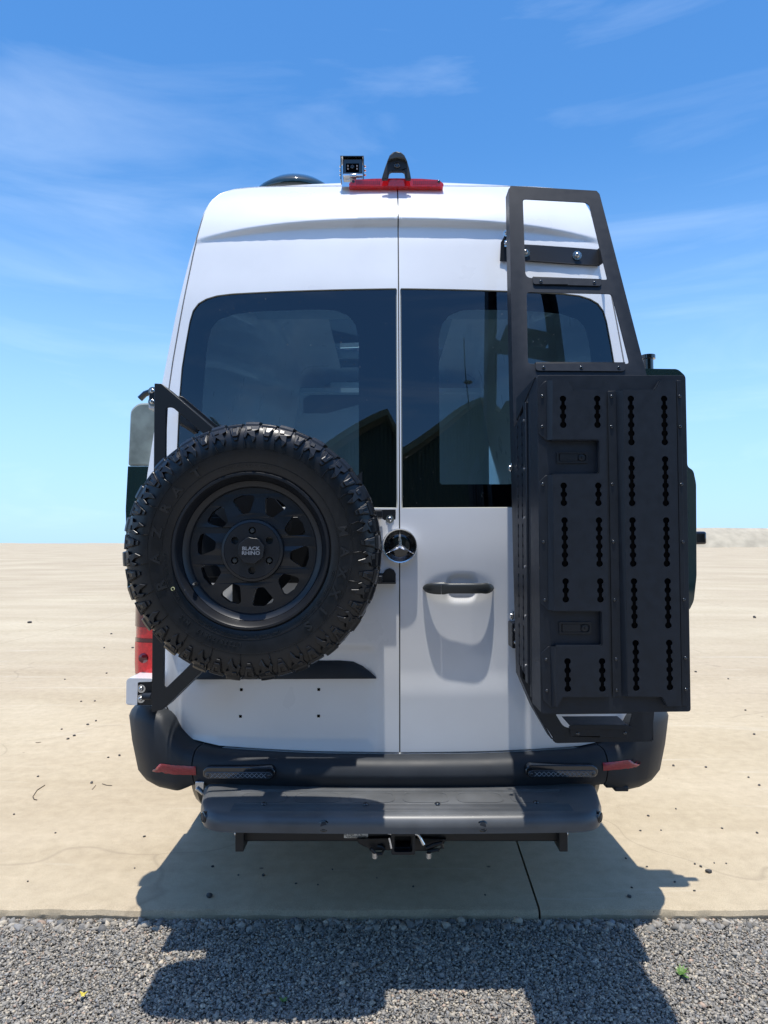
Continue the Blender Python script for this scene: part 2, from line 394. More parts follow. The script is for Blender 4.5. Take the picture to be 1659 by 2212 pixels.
def dense(loop, step):
    res = []
    for i in range(len(loop)):
        a = Vector(loop[i]); b = Vector(loop[(i + 1) % len(loop)]); n = max(1, int((b - a).length / step))
        for k in range(n): res.append(tuple(a.lerp(b, k / n)))
    return res
def raycast(loop, c, ang):
    d = (cos(ang), sin(ang)); best = 0
    for i in range(len(loop)):
        ax, ay = loop[i][0] - c[0], loop[i][1] - c[1]; bx, by = loop[(i + 1) % len(loop)][0] - c[0], loop[(i + 1) % len(loop)][1] - c[1]
        ex, ey = bx - ax, by - ay; den = d[0] * ey - d[1] * ex
        if abs(den) < 1e-12: continue
        t = (ax * ey - ay * ex) / den; s = (ax * d[1] - ay * d[0]) / den
        if t > 0 and -1e-6 <= s <= 1 + 1e-6: best = max(best, t)
    return (c[0] + d[0] * best, c[1] + d[1] * best)
def ring_mesh(inner, outer, n, fn, edge_out=0.0, edge_in=0.0):
    """quads between two loops with equal counts, laid on y = fn(x, z); optional returned edges"""
    N = len(inner); v = []; f = []
    rows = []
    if edge_in: rows.append([(p[0], fn(*p) + edge_in, p[1]) for p in inner])
    for j in range(n + 1):
        t = j / n; row = []
        for a, b in zip(inner, outer):
            x = a[0] + (b[0] - a[0]) * t; z = a[1] + (b[1] - a[1]) * t; row.append((x, fn(x, z), z))
        rows.append(row)
    if edge_out: rows.append([(p[0], fn(*p) + edge_out, p[1]) for p in outer])
    for r_ in rows: v += r_
    for j in range(len(rows) - 1):
        for i in range(N): f.append((j * N + i, j * N + (i + 1) % N, (j + 1) * N + (i + 1) % N, (j + 1) * N + i))
    return v, f
def fill_mesh(loop, n, fn, c=None):
    N = len(loop)
    if c is None: c = (sum(p[0] for p in loop) / N, sum(p[1] for p in loop) / N)
    v = []; f = []
    for j in range(n):
        t = 1 - j / n
        for p in loop: x = c[0] + (p[0] - c[0]) * t; z = c[1] + (p[1] - c[1]) * t; v.append((x, fn(x, z), z))
    v.append((c[0], fn(*c), c[1])); k = len(v) - 1
    for j in range(n - 1):
        for i in range(N): f.append((j * N + i, j * N + (i + 1) % N, (j + 1) * N + (i + 1) % N, (j + 1) * N + i))
    for i in range(N): f.append(((n - 1) * N + i, (n - 1) * N + (i + 1) % N, k))
    return v, f

# ------------------------------------------------------------------ SETTING
def struct(name, g, m, parent=None, **k):
    o = g.mk(name, m, parent, **k); o['kind'] = 'structure'; return o
EDGE = 2.652
g = Geo().add([(-900, -900, -.12), (900, -900, -.12), (900, 1500, -.12), (-900, 1500, -.12)], [(0, 1, 2, 3)])
struct('ground', g, M['dirt'])
# far yard sheet, gently uneven at the horizon
g = Geo(); ys = [21.0, 30, 50, 80, 120, 180, 260, 400, 700, 1200]; xs = np.linspace(-1, 1, 61)
for j, y in enumerate(ys):
    for i, x in enumerate(xs):
        X = x * (30 + y * 1.1); g.v.append((X, y, -.003 if y < 25 else -.003 + .0006 * y * sin(i * 1.7 + j * 2.1) * min(1, (y - 25) / 100)))
n = len(xs)
for j in range(len(ys) - 1):
    for i in range(n - 1): g.f.append((j * n + i, j * n + i + 1, (j + 1) * n + i + 1, (j + 1) * n + i))
struct('concrete_yard', g, M['concrete'], smooth='full')
g = Geo().add([(-60, -60, -.041), (60, -60, -.041), (60, EDGE + .05, -.041), (-60, EDGE + .05, -.041)], [(0, 1, 2, 3)])
struct('gravel_bed', g, M['grit'])
g = Geo().add([(-40, EDGE + .03, -.03), (40, EDGE + .03, -.03), (40, 21.05, -.03), (-40, 21.05, -.03)], [(0, 1, 2, 3)])
pav = struct('concrete_pavement', g, M['dirt'])
colx = [-23.4, -17.4, -11.4, -5.4, .569, 6.6, 12.6, 18.6, 24.6]; rowy = [EDGE, 7.23, 11.83, 16.43, 21.03]; SH = .047
for i in range(len(colx) - 1):
    for j in range(len(rowy) - 1):
        x0, x1, y0, y1 = colx[i] + .004, colx[i + 1] - .004, rowy[j] + .0015, rowy[j + 1] - .0015
        near = j == 0 and -6 < x0 < 5
        if near:                                     # front edge slightly chipped and rounded
            nx = 240; v = []; f = []
            prof = [(0.02, -.09), (.004, -.05), (.002, -.022), (.010, -.006), (.026, 0.0)]
            for k in range(nx + 1):
                x = x0 + (x1 - x0) * k / nx; xe = x + SH * (y1 - y0)
                wob = .0035 * sin(x * 9.1) + .0025 * sin(x * 31 + 2) + random.uniform(-.002, .002)
                for (dy, z) in prof: v.append((x, y0 + dy + wob, z + random.uniform(-.0012, .0012) * (z < 0)))
                v.append((xe, y1, 0)); v.append((xe, y1, -.09))
            q = len(prof) + 2
            for k in range(nx):
                for a in range(q - 1): f.append((k * q + a, (k + 1) * q + a, (k + 1) * q + a + 1, k * q + a + 1))
            f.append(tuple(range(q))); f.append(tuple(nx * q + a for a in range(q)))
            mk('slab', v, f, M['concrete'], pav, smooth=30)
        else:
            gg = Geo().box(x0, x1, y0, y1, -.09, 0); gg.v = [(a + SH * (b - EDGE), b, c) for a, b, c in gg.v]; gg.mk('slab', M['concrete'], pav, bevel=.004)
# pale bank beyond the yard on the right
g = Geo(); nx = 60
for k in range(nx + 1):
    x = 60 + (k / nx) * 420; h = 5.45 + .12 * sin(k * .55) + .08 * sin(k * 1.31) + .05 * sin(k * 2.9)
    g.v += [(x, 196, -.1), (x + random.uniform(-.4, .4), 199, h * .55), (x, 203, h), (x, 240, h * .98), (x, 260, -.1)]
for k in range(nx):
    for a in range(4): g.f.append((k * 5 + a, (k + 1) * 5 + a, (k + 1) * 5 + a + 1, k * 5 + a + 1))
struct('earth_bank', g, mat('pale_bank', (.42, .37, .28), .95, noise=(.35, .8, 1.15)), smooth='full')

# gravel: a bed of individual crushed stones
def build_gravel():
    protos = []
    for _ in range(18):
        bm = bmesh.new(); zq = random.uniform(.5, .85); xq = random.uniform(1.0, 1.35)
        for _k in range(10):
            d = Vector((random.gauss(0, 1), random.gauss(0, 1), random.gauss(0, 1))).normalized() * random.uniform(.85, 1.1); bm.verts.new((d.x * xq, d.y, d.z * zq))
        r = bmesh.ops.convex_hull(bm, input=bm.verts)
        bm.verts.ensure_lookup_table()
        dead = [v for v in bm.verts if not v.link_faces]
        bmesh.ops.delete(bm, geom=dead, context='VERTS')
        bmesh.ops.triangulate(bm, faces=bm.faces); bm.verts.index_update()
        protos.append((np.array([v.co[:] for v in bm.verts]), np.array([[v.index for v in f.verts] for f in bm.faces]))); bm.free()
    V = []; T = []; C = []; off = 0
    pal = 1.75 * np.array([1.06, 1.0, .93]) * np.array([(.112, .112, .108), (.152, .148, .138), (.192, .186, .170), (.08, .083, .085), (.235, .218, .185), (.28, .255, .21), (.21, .165, .135), (.14, .13, .112), (.165, .170, .175)])
    pw = np.array([.22, .22, .17, .13, .1, .04, .04, .05, .03]); pw /= pw.sum()
    def scatter(n, x0, x1, y0, y1, smin, smax, zc, pw_=2.2):
        nonlocal off
        x = rng.uniform(x0, x1, n); y = rng.uniform(y0, y1, n)
        s = smin + (smax - smin) * rng.random(n) ** pw_
        for i in range(n):
            pv, pf = protos[rng.integers(len(protos))]
            a, b_, c_ = rng.uniform(0, 2 * pi), rng.normal(0, .35), rng.normal(0, .35)
            ca, sa = cos(a), sin(a)
            R = np.array([[ca, -sa, 0], [sa, ca, 0], [0, 0, 1]]) @ np.array([[1, 0, 0], [0, cos(b_), -sin(b_)], [0, sin(b_), cos(b_)]]) @ np.array([[cos(c_), 0, sin(c_)], [0, 1, 0], [-sin(c_), 0, cos(c_)]])
            vv = (pv * s[i] * .5) @ R.T
            if y[i] + s[i] * .4 > EDGE - .002: y[i] = EDGE - .003 - s[i] * .45
            vv += (x[i], y[i], zc + s[i] * .20 + rng.uniform(0, .006))
            V.append(vv); T.append(pf + off); off += len(pv)
            col = pal[rng.choice(len(pal), p=pw)] * rng.uniform(.88, 1.18)
            C.append(np.repeat([[*col, 1.0]], len(pv), 0))
    scatter(88000, -1.7, 1.7, 1.96, EDGE - .002, .005, .0145, -.038, 1.7)
    scatter(1300, -1.75, 1.75, 1.93, EDGE - .012, .014, .027, -.040, 2.0)
    scatter(420, -1.8, 1.8, EDGE - .075, EDGE - .012, .022, .045, -.044, 1.3)
    scatter(16000, -2.6, 2.6, 1.0, 1.95, .012, .028, -.044)
    scatter(6000, 1.75, 2.6, 1.93, EDGE - .002, .012, .028, -.044); scatter(6000, -2.6, -1.75, 1.93, EDGE - .002, .012, .028, -.044)
    V = np.concatenate(V); T = np.concatenate(T); C = np.concatenate(C)
    me = bpy.data.meshes.new('gravel'); me.vertices.add(len(V)); me.vertices.foreach_set('co', V.astype(np.float32).ravel())
    me.loops.add(len(T) * 3); me.loops.foreach_set('vertex_index', T.astype(np.int32).ravel())
    me.polygons.add(len(T)); me.polygons.foreach_set('loop_start', np.arange(0, len(T) * 3, 3, dtype=np.int32)); me.polygons.foreach_set('loop_total', np.full(len(T), 3, dtype=np.int32))
    me.update(calc_edges=True); me.validate()
    ca = me.color_attributes.new('Col', 'FLOAT_COLOR', 'POINT'); ca.data.foreach_set('color', C.astype(np.float32).ravel())
    me.materials.append(M['stone'])
    o = bpy.data.objects.new('gravel', me); COL.objects.link(o)
    tag(o, 'loose grey crushed stone gravel in front of the concrete edge', 'gravel', kind='stuff')
build_gravel()

# ------------------------------------------------------------------ THE VAN
van = thing('van', 'white high roof camper van seen square from behind on pale concrete', 'van', (XC, 5.5, 0))
# loops: outer outline of the pair of doors (right half mirrored from the left)
dl = [(857, 404), (700, 404.5), (560, 406), (508, 410), (480, 418), (459, 434), (444, 460), (434, 492), (420, 545), (404, 622), (389, 700), (375, 780), (364, 858)]
DL = [tuple(onS(x, y).xz) for x, y in dl]
DL = [(min(p[0], XC - .002), p[1]) for p in DL]
low = [(XC - .872, 1.75), (XC - .88, 1.4), (XC - .875, 1.1), (XC - .862, .86), (XC - .845, .76), (XC - .80, .675), (XC - .74, .635), (XC - .64, .620), (XC - .3, .612), (XC - .002, .610)]
left_door = DL + low
def mir(lp): return [(2 * XC - x, z) for x, z in reversed(lp)]
wl = [(859, 622.5), (654, 627), (555, 631), (500, 634), (468, 638), (445, 645), (428, 655), (416, 671), (409, 695), (400, 745), (392, 795), (386, 870), (382, 967), (381, 1050), (384, 1082), (395, 1094), (420, 1097), (859, 1098)]
WLp = [tuple(onS(x, y).xz) for x, y in wl]
ncx = XC - .0055
WLp = [(min(p[0], ncx), p[1]) for p in WLp]
def clear_loop():
    pts = [(775, 1046), (775, 730), (768, 700), (752, 680), (725, 669), (690, 667), (560, 671), (505, 677), (470, 690), (452, 712), (445, 760), (437, 850), (431, 950), (430, 1010), (440, 1035), (460, 1046)]
    return [tuple(onS(x, y).xz) for x, y in pts]
CLp = clear_loop()
def build_door(side):
    outer = left_door; win = WLp; clr = CLp
    if side > 0: outer = mir(outer); win = mir(win); clr = mir(clr)
    d = dense(outer, .0095)
    c = (sum(p[0] for p in win) / len(win) + 0 * side, 1.9)
    # keep the seam edge star-shaped from the window centre
    angs = [atan2(p[1] - c[1], p[0] - c[0]) for p in d]
    inn = [raycast(win, c, a) for a in angs]
    v, f = ring_mesh(inn, d, 84, rear, edge_out=.03, edge_in=.014)
    door = mk('rear_door', v, f, M['white'], van, smooth=60)
    dn = dense(win, .02)
    fn = lambda x, z: rear(x, z) + .006
    # window pane as one curved sheet with the black printed border just behind it
    v, f = fill_mesh(dn, 26, fn, c); pane = mk('window', v, f, M['glass'], door, smooth='full')
    ang = [atan2(p[1] - c[1], p[0] - c[0]) for p in dn]
    ci = [raycast(clr, c, a) for a in ang]
    v, f = ring_mesh(ci, dn, 10, lambda x, z: rear(x, z) + .0095); mk('window_border', v, f, M['frit'], door, smooth='full')
    # thin grey rubber lip round the pane
    d2 = dense(win, .03); n = len(d2); vv = []; ff = []
    for p in d2:
        q = (c[0] + (p[0] - c[0]) * .994, c[1] + (p[1] - c[1]) * .994)
        vv += [(p[0], rear(*p) + .001, p[1]), (q[0], rear(*q) + .005, q[1])]
    for i in range(n): j = (i + 1) % n; ff.append((2 * i, 2 * j, 2 * j + 1, 2 * i + 1))
    mk('window_seal', vv, ff, mat('grey_seal', (.35, .35, .30), .5) if 'gs' not in M else M['gs'], door, smooth='full')
    return door
M['gs'] = mat('grey_window_lip', (.36, .36, .31), .5)
ldoor = build_door(-1); rdoor = build_door(1)

# body shell: frame round the doors, rounded corner, sides and roof lofted to the cab
both = left_door + mir(left_door)
def widen(lp, e, c=(XC, 1.6)):
    res = []
    for i in range(len(lp)):
        a = Vector(lp[i - 1]); b = Vector(lp[(i + 1) % len(lp)]); t = (b - a)
        if t.length < 1e-6: res.append(lp[i]); continue
        t.normalize(); nn = Vector((t.y, -t.x)); p = Vector(lp[i])
        if (p - Vector(c)).dot(nn) < 0: nn = -nn
        res.append(tuple(p + nn * e))
    return res
frame_in = widen(dense(both, .03), .006)
WB = [(.50, .945), (.60, .955), (.9, .975), (1.3, .975), (1.6, .958), (1.93, .922), (2.2, .884), (2.46, .843), (2.64, .808), (2.70, .793)]
NS = 420; AN = [2 * pi * k / NS for k in range(NS)]; CB = (XC, 1.6)
def section(wscale=1.0, ztop=2.868, zlow=.52, inset=0.0):
    pts = []
    for z, w_ in WB:
        if z < ztop - .16: pts.append((w_ * wscale - inset, max(z, zlow)))
    wl_ = pts[-1][0]; zt = ztop - inset
    pts += [(wl_ - .018, zt - .10), (wl_ - .045, zt - .055), (wl_ - .10, zt - .028), (wl_ * .6, zt - .010), (0, zt)]
    right = [(XC + x, z) for x, z in pts]; left = [(XC - x, z) for x, z in reversed(pts[:-1])]
    return right + left + [(XC - .9, zlow), (XC + .9, zlow)]
def sec_pts(lp): return [raycast(lp, CB, a) for a in AN]
rows = []
fi = sec_pts(frame_in)
rows.append([(p[0], rear(*p) + .035, p[1]) for p in fi])
rows.append([(p[0], rear(*p), p[1]) for p in fi])
s1 = sec_pts(section(inset=.012))
for t in (.35, .7, 1.0):
    r_ = []
    for a, b in zip(fi, s1):
        x = a[0] + (b[0] - a[0]) * t; z = a[1] + (b[1] - a[1]) * t
        r_.append((x, base_surf(x, min(z, 2.85)) + .006 * t, z))
    rows.append(r_)
def yref(p, add): return base_surf(p[0], min(p[1], 2.85)) + add
for ins, add in ((.008, .016), (.003, .030), (.0, .060)):
    rows.append([(p[0], yref(p, add), p[1]) for p in sec_pts(section(inset=ins))])
for Y in (3.05, 3.3, 4.2, 5.2, 6.2, 7.0, 7.35):
    rows.append([(p[0], Y, p[1]) for p in sec_pts(section(ztop=2.858 + (.03 if 3.2 < Y < 7.1 else 0)))])
nb = len(rows)
def cut(Y, ztop, ws):
    lp = sec_pts(section(wscale=ws)); r_ = []
    for p in lp: r_.append((XC + (p[0] - XC), Y, min(p[1], ztop + .05 * (1 - ((p[0] - XC) / 1.0) ** 2))))
    return r_
rows.append(cut(7.6, 2.66, .99)); rows.append(cut(8.0, 2.20, .985)); rows.append(cut(8.35, 1.80, .975)); rows.append(cut(8.55, 1.55, .97)); rows.append(cut(9.1, 1.38, .95)); rows.append(cut(9.35, 1.15, .90)); rows.append(cut(9.42, .9, .84))
v = [p for r_ in rows for p in r_]; f = []; fg = []
fsd = []; frf = []
for j in range(len(rows) - 1):
    for i in range(NS):
        q = (j * NS + i, j * NS + (i + 1) % NS, (j + 1) * NS + (i + 1) % NS, (j + 1) * NS + i)
        a = AN[i] % (2 * pi)
        zq = (v[q[0]][2] + v[q[1]][2]) / 2
        if nb - 5 <= j < nb - 3 and zq > 2.7 and abs(v[q[0]][0] - XC) < .42: frf.append(q)
        elif nb - 1 <= j < nb + 2 and .12 < a < pi - .12: fg.append(q)
        else: f.append(q)
f.append(tuple((len(rows) - 1) * NS + i for i in range(NS)))
body = mk('body', v, f, M['white'], van, smooth=45)
wsv = sorted({i for q in fg for i in q}); rm = {a: b for b, a in enumerate(wsv)}
mk('windscreen', [v[i] for i in wsv], [tuple(rm[i] for i in q) for q in fg], M['glassclear'], van, smooth='full')
wsv = sorted({i for q in frf for i in q}); rm = {a: b for b, a in enumerate(wsv)}
mk('added_skylight', [v[i] for i in wsv], [tuple(rm[i] for i in q) for q in frf], M['glassclear'], van, smooth='full')  # roof glazing added to let daylight into the interior
# rubber seal channel behind the door gaps
g = Geo()
for lp in (left_door, mir(left_door)):
    d = dense(lp, .03); vv = []
    for e, dy in ((-.02, .020), (.014, .020)):
        vv.append([(p[0], rear(*p) + dy, p[1]) for p in widen(d, e, (sum(q[0] for q in d) / len(d), 1.6))])
    n = len(d); g.add(vv[0] + vv[1], [(i, (i + 1) % n, (i + 1) % n + n, i + n) for i in range(n)])
g.mk('door_seal', M['seal'], van, smooth='full')
# floor, interior lining, bulkhead with a gap to the cab, seen dimly through the glass
g = Geo().box(XC - .93, XC + .93, 2.72, 9.0, .62, .70); g.mk('floor', M['interior2'], van)
g = Geo().box(XC - .80, XC + .80, 2.95, 4.15, 2.66, 2.70); g.box(XC - .80, XC + .80, 6.2, 7.2, 2.66, 2.70); g.mk('ceiling_lining', M['interior'], van)['kind'] = 'stuff'
for s in (-1, 1):
    g = Geo()
    g.hexa([(XC + s * .93, 2.85, .7), (XC + s * .93, 7.2, .7), (XC + s * .93, 7.2, 1.35), (XC + s * .93, 2.85, 1.35)], [(XC + s * .91, 2.85, .7), (XC + s * .91, 7.2, .7), (XC + s * .91, 7.2, 1.35), (XC + s * .91, 2.85, 1.35)])
    g.mk('side_lining', M['interior'], van, bevel=.008)
Geo().box(XC - .9, XC + .9, 2.9, 4.7, 1.18, 1.30).mk('bed_platform', M['interior2'], van, bevel=.02)
outer = [(XC - .88, .7), (XC + .88, .7), (XC + .88, 2.66), (XC - .88, 2.66)]
bh = lambda a, b, c, d: [U(a, d, 6.3), U(c, d, 6.3), U(c, b, 6.3), U(a, b, 6.3)]
holes = [bh(714, 826, 860, 850), bh(655, 862, 668, 893), bh(674, 862, 688, 893), bh(693, 855, 708, 893)]
plate_geo(outer, holes, 6.3, 6.34).mk('bulkhead', M['interior'], van)

# side flares bulging from the body at bed height
def side_piece(pts, y0, y1, nm, m_, rr=.02):
    return plate_geo(rnd([U(x, y, y0) for x, y in pts], rr), [], y0, y1).mk(nm, m_, van, bevel=.008)
M['palereflection'] = mat('painted_reflection_gloss', (.34, .38, .34), .12, coat=1, noise=(14, .7, 1.25))  # pale mottled colour stands in for a wall mirrored in the side
side_piece([(350, 869), (298, 870), (281, 884), (276, 1006), (350, 1006)], 2.70, 2.75, 'side_flare', M['palereflection'], [0, .015, .02, 0, 0])
side_piece([(350, 1007), (276, 1007), (271, 1100), (275, 1285), (350, 1292)], 2.70, 2.75, 'side_flare', M['tealglass'], [0, 0, .01, .03, 0])
side_piece([(1390, 796), (1464, 797), (1481, 812), (1485, 1008), (1498, 1016), (1504, 1045), (1505, 1245), (1499, 1298), (1489, 1319), (1390, 1319)], 2.70, 2.745, 'side_flare', M['tealglass'], .012)
# clamps on the front end of the flares
a_ = U(1503, 1176, 2.74); b_ = U(1522, 1148, 2.74); Geo().box(a_[0] - .02, b_[0], 2.72, 2.75, a_[1], b_[1]).mk('flare_bracket', M['blackgloss'], van, bevel=.008)
g = Geo(); g.lathe([(.02, 0), (.02, .05), (.014, .055)], (*(lambda q: (q[0], 2.74, q[1] - .03))(U(1400, 787, 2.74)),), 14, 'z'); g.lathe([(.028, .05), (.028, .065)], (*(lambda q: (q[0], 2.74, q[1] - .03))(U(1400, 787, 2.74)),), 14, 'z'); g.mk('flare_bracket', M['blackgloss'], van, smooth=True)
g = Geo(); a_ = U(302, 862, 2.74); g.tube([(a_[0], 2.74, a_[1]), (a_[0] + .02, 2.74, a_[1] + .02), (a_[0] + .06, 2.74, a_[1] + .035)], .012); g.mk('flare_bracket', M['blackgloss'], van, smooth=True)

# wheels under the body
def wheel(x, y, s):
    g = Geo(); R = .37
    g.lathe([(R * .6, -.11), (R * .93, -.12), (R, -.09), (R, .09), (R * .93, .12), (R * .6, .11)], (x, y, R), 40, 'x', True)
    wh = g.mk('wheel', M['rubber'], van, smooth=True)
    g = Geo().lathe([(R * .6, s * .11), (R * .57, s * .09), (R * .5, s * .05), (R * .2, s * .08), (0, s * .08)], (x, y, R), 32, 'x'); g.mk('rim', M['rim'], wh, smooth=True)
for yy in (3.72, 8.0):
    for s in (-1, 1): wheel(XC + s * .85, yy, s)
# dark underbody with cross member and fuel tank
g = Geo(); g.box(XC - .86, XC + .86, 4.15, 9.0, .42, .60); g.box(XC - .5, XC + .5, 2.62, 4.2, .50, .61); g.mk('underbody', M['dark'], van)
g = Geo(); g.tube([(XC - .80, 3.72, .37), (XC + .80, 3.72, .37)], .05); g.lathe([(0, -.14), (.10, -.10), (.14, 0), (.10, .10), (0, .14)], (XC, 3.72, .37), 16, 'x'); g.mk('rear_axle', M['dark'], van, smooth=True)

# --- bumper swept along the tail and round the corners
def path(n=130):
    pts = []
    for k in range(n + 1):
        x = -.84 + 1.68 * k / n; pts.append((XC + x, 2.455 + .085 * (abs(x) / .86) ** 3 + .012 * (abs(x) / .86) ** 1.5))
    arc = [(.875, 2.556), (.902, 2.574), (.928, 2.598), (.955, 2.630), (.973, 2.670), (.981, 2.72), (.978, 2.80), (.962, 2.92), (.958, 3.10), (.955, 3.25)]
    return [(XC - x, y) for x, y in reversed(arc)] + pts + [(XC + x, y) for x, y in arc]
def sweep(u0, u1, prof, name, m_, parent, smooth=50, ends=True):
    P = path(); P2 = []
    for i, p in enumerate(P):                        # insert exact cut positions
        P2.append(p)
    xs_ = [p for p in P2 if u0 - 1e-6 <= p[0] <= u1 + 1e-6]
    def at(u):
        for a, b in zip(P2, P2[1:]):
            if a[0] <= u <= b[0] and b[0] > a[0]:
                t = (u - a[0]) / (b[0] - a[0]); return (u, a[1] + (b[1] - a[1]) * t)
    if u0 > P2[0][0] + .02 and at(u0): xs_ = [at(u0)] + [p for p in xs_ if p[0] > u0 + .002]
    if u1 < P2[-1][0] - .02 and at(u1): xs_ = [p for p in xs_ if p[0] < u1 - .002] + [at(u1)]
    if u0 < P2[6][0]: xs_ = [p for p in P2 if p[0] < u1 - .002] + [at(u1)]
    if u1 > P2[-6][0]: xs_ = [at(u0)] + [p for p in P2 if p[0] > u0 + .002]
    g = Geo(); n = None
    for i, p in enumerate(xs_):
        a = Vector(xs_[max(i - 1, 0)]); b = Vector(xs_[min(i + 1, len(xs_) - 1)]); t = (b - a).normalized(); nn = Vector((t.y, -t.x))
        col = prof(p[0] - XC, p[1]); n = len(col)
        g.v += [(p[0] + nn.x * o, p[1] + nn.y * o, z) for o, z in col]
    for i in range(len(xs_) - 1):
        for k in range(n - 1): g.f.append((i * n + k, (i + 1) * n + k, (i + 1) * n + k + 1, i * n + k + 1))
    if ends: g.f.append(tuple(range(n))); g.f.append(tuple((len(xs_) - 1) * n + k for k in range(n)))
    return g.mk(name, m_, parent, smooth=smooth)
def bprof(x, y):
    ax = abs(x); far = sstep(2.53, 2.62, y)
    zt = float(np.interp(ax, [0, .3, .64, .74, .77, .80, .825, .845, .875, 1.1], [.603, .605, .613, .628, .643, .668, .712, .738, .745, .745]))
    zb = .495 - .035 * sstep(.70, .80, ax) + .02 * sstep(.93, 1.0, ax)
    ti = .030 * sstep(.66, .95, ax)                  # lower edge tucks in at the corners
    zm = (zt + zb) / 2
    return [(-.09, zt + .001), (-.03, zt), (-.006, zt - .003), (.008, zt - .010), (.020, zt - .024), (.028, zt - .045), (.030 - ti * .45, zm), (.026 - ti * .95, zb + .045), (.018 - ti * 1.25, zb + .02), (.002 - ti * 1.45, zb + .004), (-.03 - ti * 1.4, zb), (-.11, zb + .004)]
bump_c = sweep(XC - .7095, XC + .7095, bprof, 'bumper', M['plastic'], van)
bump_l = sweep(XC - 2, XC - .7135, bprof, 'bumper_corner', M['plastic'], van)
bump_r = sweep(XC + .7135, XC + 2, bprof, 'bumper_corner', M['plastic'], van)
def _grid():
    P = path(); pts = []; nrm = []
    def fr_(i):
        p = P[i]; a = Vector(P[max(i - 1, 0)]); b = Vector(P[min(i + 1, len(P) - 1)]); t = (b - a).normalized(); nn = Vector((t.y, -t.x)); return p, nn, bprof(p[0] - XC, p[1])[2:10]
    for i in np.arange(0, len(P) - 1, .2):
        j = int(i); e = i - j; (p0, n0, c0), (p1, n1, c1) = fr_(j), fr_(j + 1)
        p = (p0[0] * (1 - e) + p1[0] * e, p0[1] * (1 - e) + p1[1] * e); nn = (n0 * (1 - e) + n1 * e)
        if nn.y > .1 and p[1] > 2.9: continue
        col = [(a[0] * (1 - e) + b[0] * e, a[1] * (1 - e) + b[1] * e) for a, b in zip(c0, c1)]
        for (o0, z0), (o1, z1) in zip(col, col[1:]):
            for k in range(8):
                e = k / 8; o = o0 + (o1 - o0) * e; pts.append((p[0] + nn.x * o, p[1] + nn.y * o, z0 + (z1 - z0) * e)); nrm.append((nn.x, nn.y, 0))
    return np.array(pts), np.array(nrm)
BG, BN = _grid()
_d = BG[:, 1] * cos(TH) - (BG[:, 2] - H) * sin(TH); _v = BG[:, 1] * sin(TH) + (BG[:, 2] - H) * cos(TH)
BPX = np.stack([CX + FOC * BG[:, 0] / _d, CY - FOC * _v / _d], 1)
def bsurf_point(px, py, out=.0):
    """point on the bumper skin nearest below a picture position, pushed out along its normal"""
    d2 = ((BPX - np.array([px, py])) ** 2).sum(1); k = np.argsort(d2)[:3]; w_ = 1 / (d2[k] + .5); w_ /= w_.sum()
    p = (BG[k] * w_[:, None]).sum(0); n = (BN[k] * w_[:, None]).sum(0)
    return Vector(p + n * out)
# red reflectors
def reflector(pts, parent):
    P = [bsurf_point(x, y, .003) for x, y in pts]; B = [p + Vector((0, .02, 0)) for p in P]; n = len(P)
    g = Geo(); g.add(P + B, [tuple(range(n)), tuple(range(n, 2 * n))] + [(i, (i + 1) % n, (i + 1) % n + n, i + n) for i in range(n)])
    return g.mk('reflector', M['reflector'], parent)
def strip_reflector(top, bot, parent):
    """reflector that follows the curved bumper skin"""
    NX, NZ = 28, 4; tx = np.linspace(0, 1, len(top)); g = Geo()
    for i in range(NX + 1):
        u = i / NX; A = [np.interp(u, tx, [p[k] for p in top]) for k in (0, 1)]; B_ = [np.interp(u, tx, [p[k] for p in bot]) for k in (0, 1)]
        for j in range(NZ + 1):
            e = j / NZ; g.v.append(bsurf_point(A[0] + (B_[0] - A[0]) * e, A[1] + (B_[1] - A[1]) * e, .005 if 0 < j < NZ and 0 < i < NX else .003))
    g.f = [(i * (NZ + 1) + j, (i + 1) * (NZ + 1) + j, (i + 1) * (NZ + 1) + j + 1, i * (NZ + 1) + j + 1) for i in range(NX) for j in range(NZ)]
    return g.mk('reflector', M['reflector'], parent, smooth='full')
k_ = lambda x, y: cK(x, y)
strip_reflector([k_(158, 622), k_(185, 622), k_(260, 632), k_(350, 640), k_(445, 645)], [k_(166, 634), k_(200, 668), k_(270, 683), k_(360, 691), k_(447, 693)], bump_l)
strip_reflector([cN(1157, 268), cN(1230, 262), cN(1310, 252), cN(1370, 242), cN(1414, 234)], [cN(1160, 311), cN(1235, 305), cN(1310, 296), cN(1375, 276), cN(1406, 258)], bump_r)
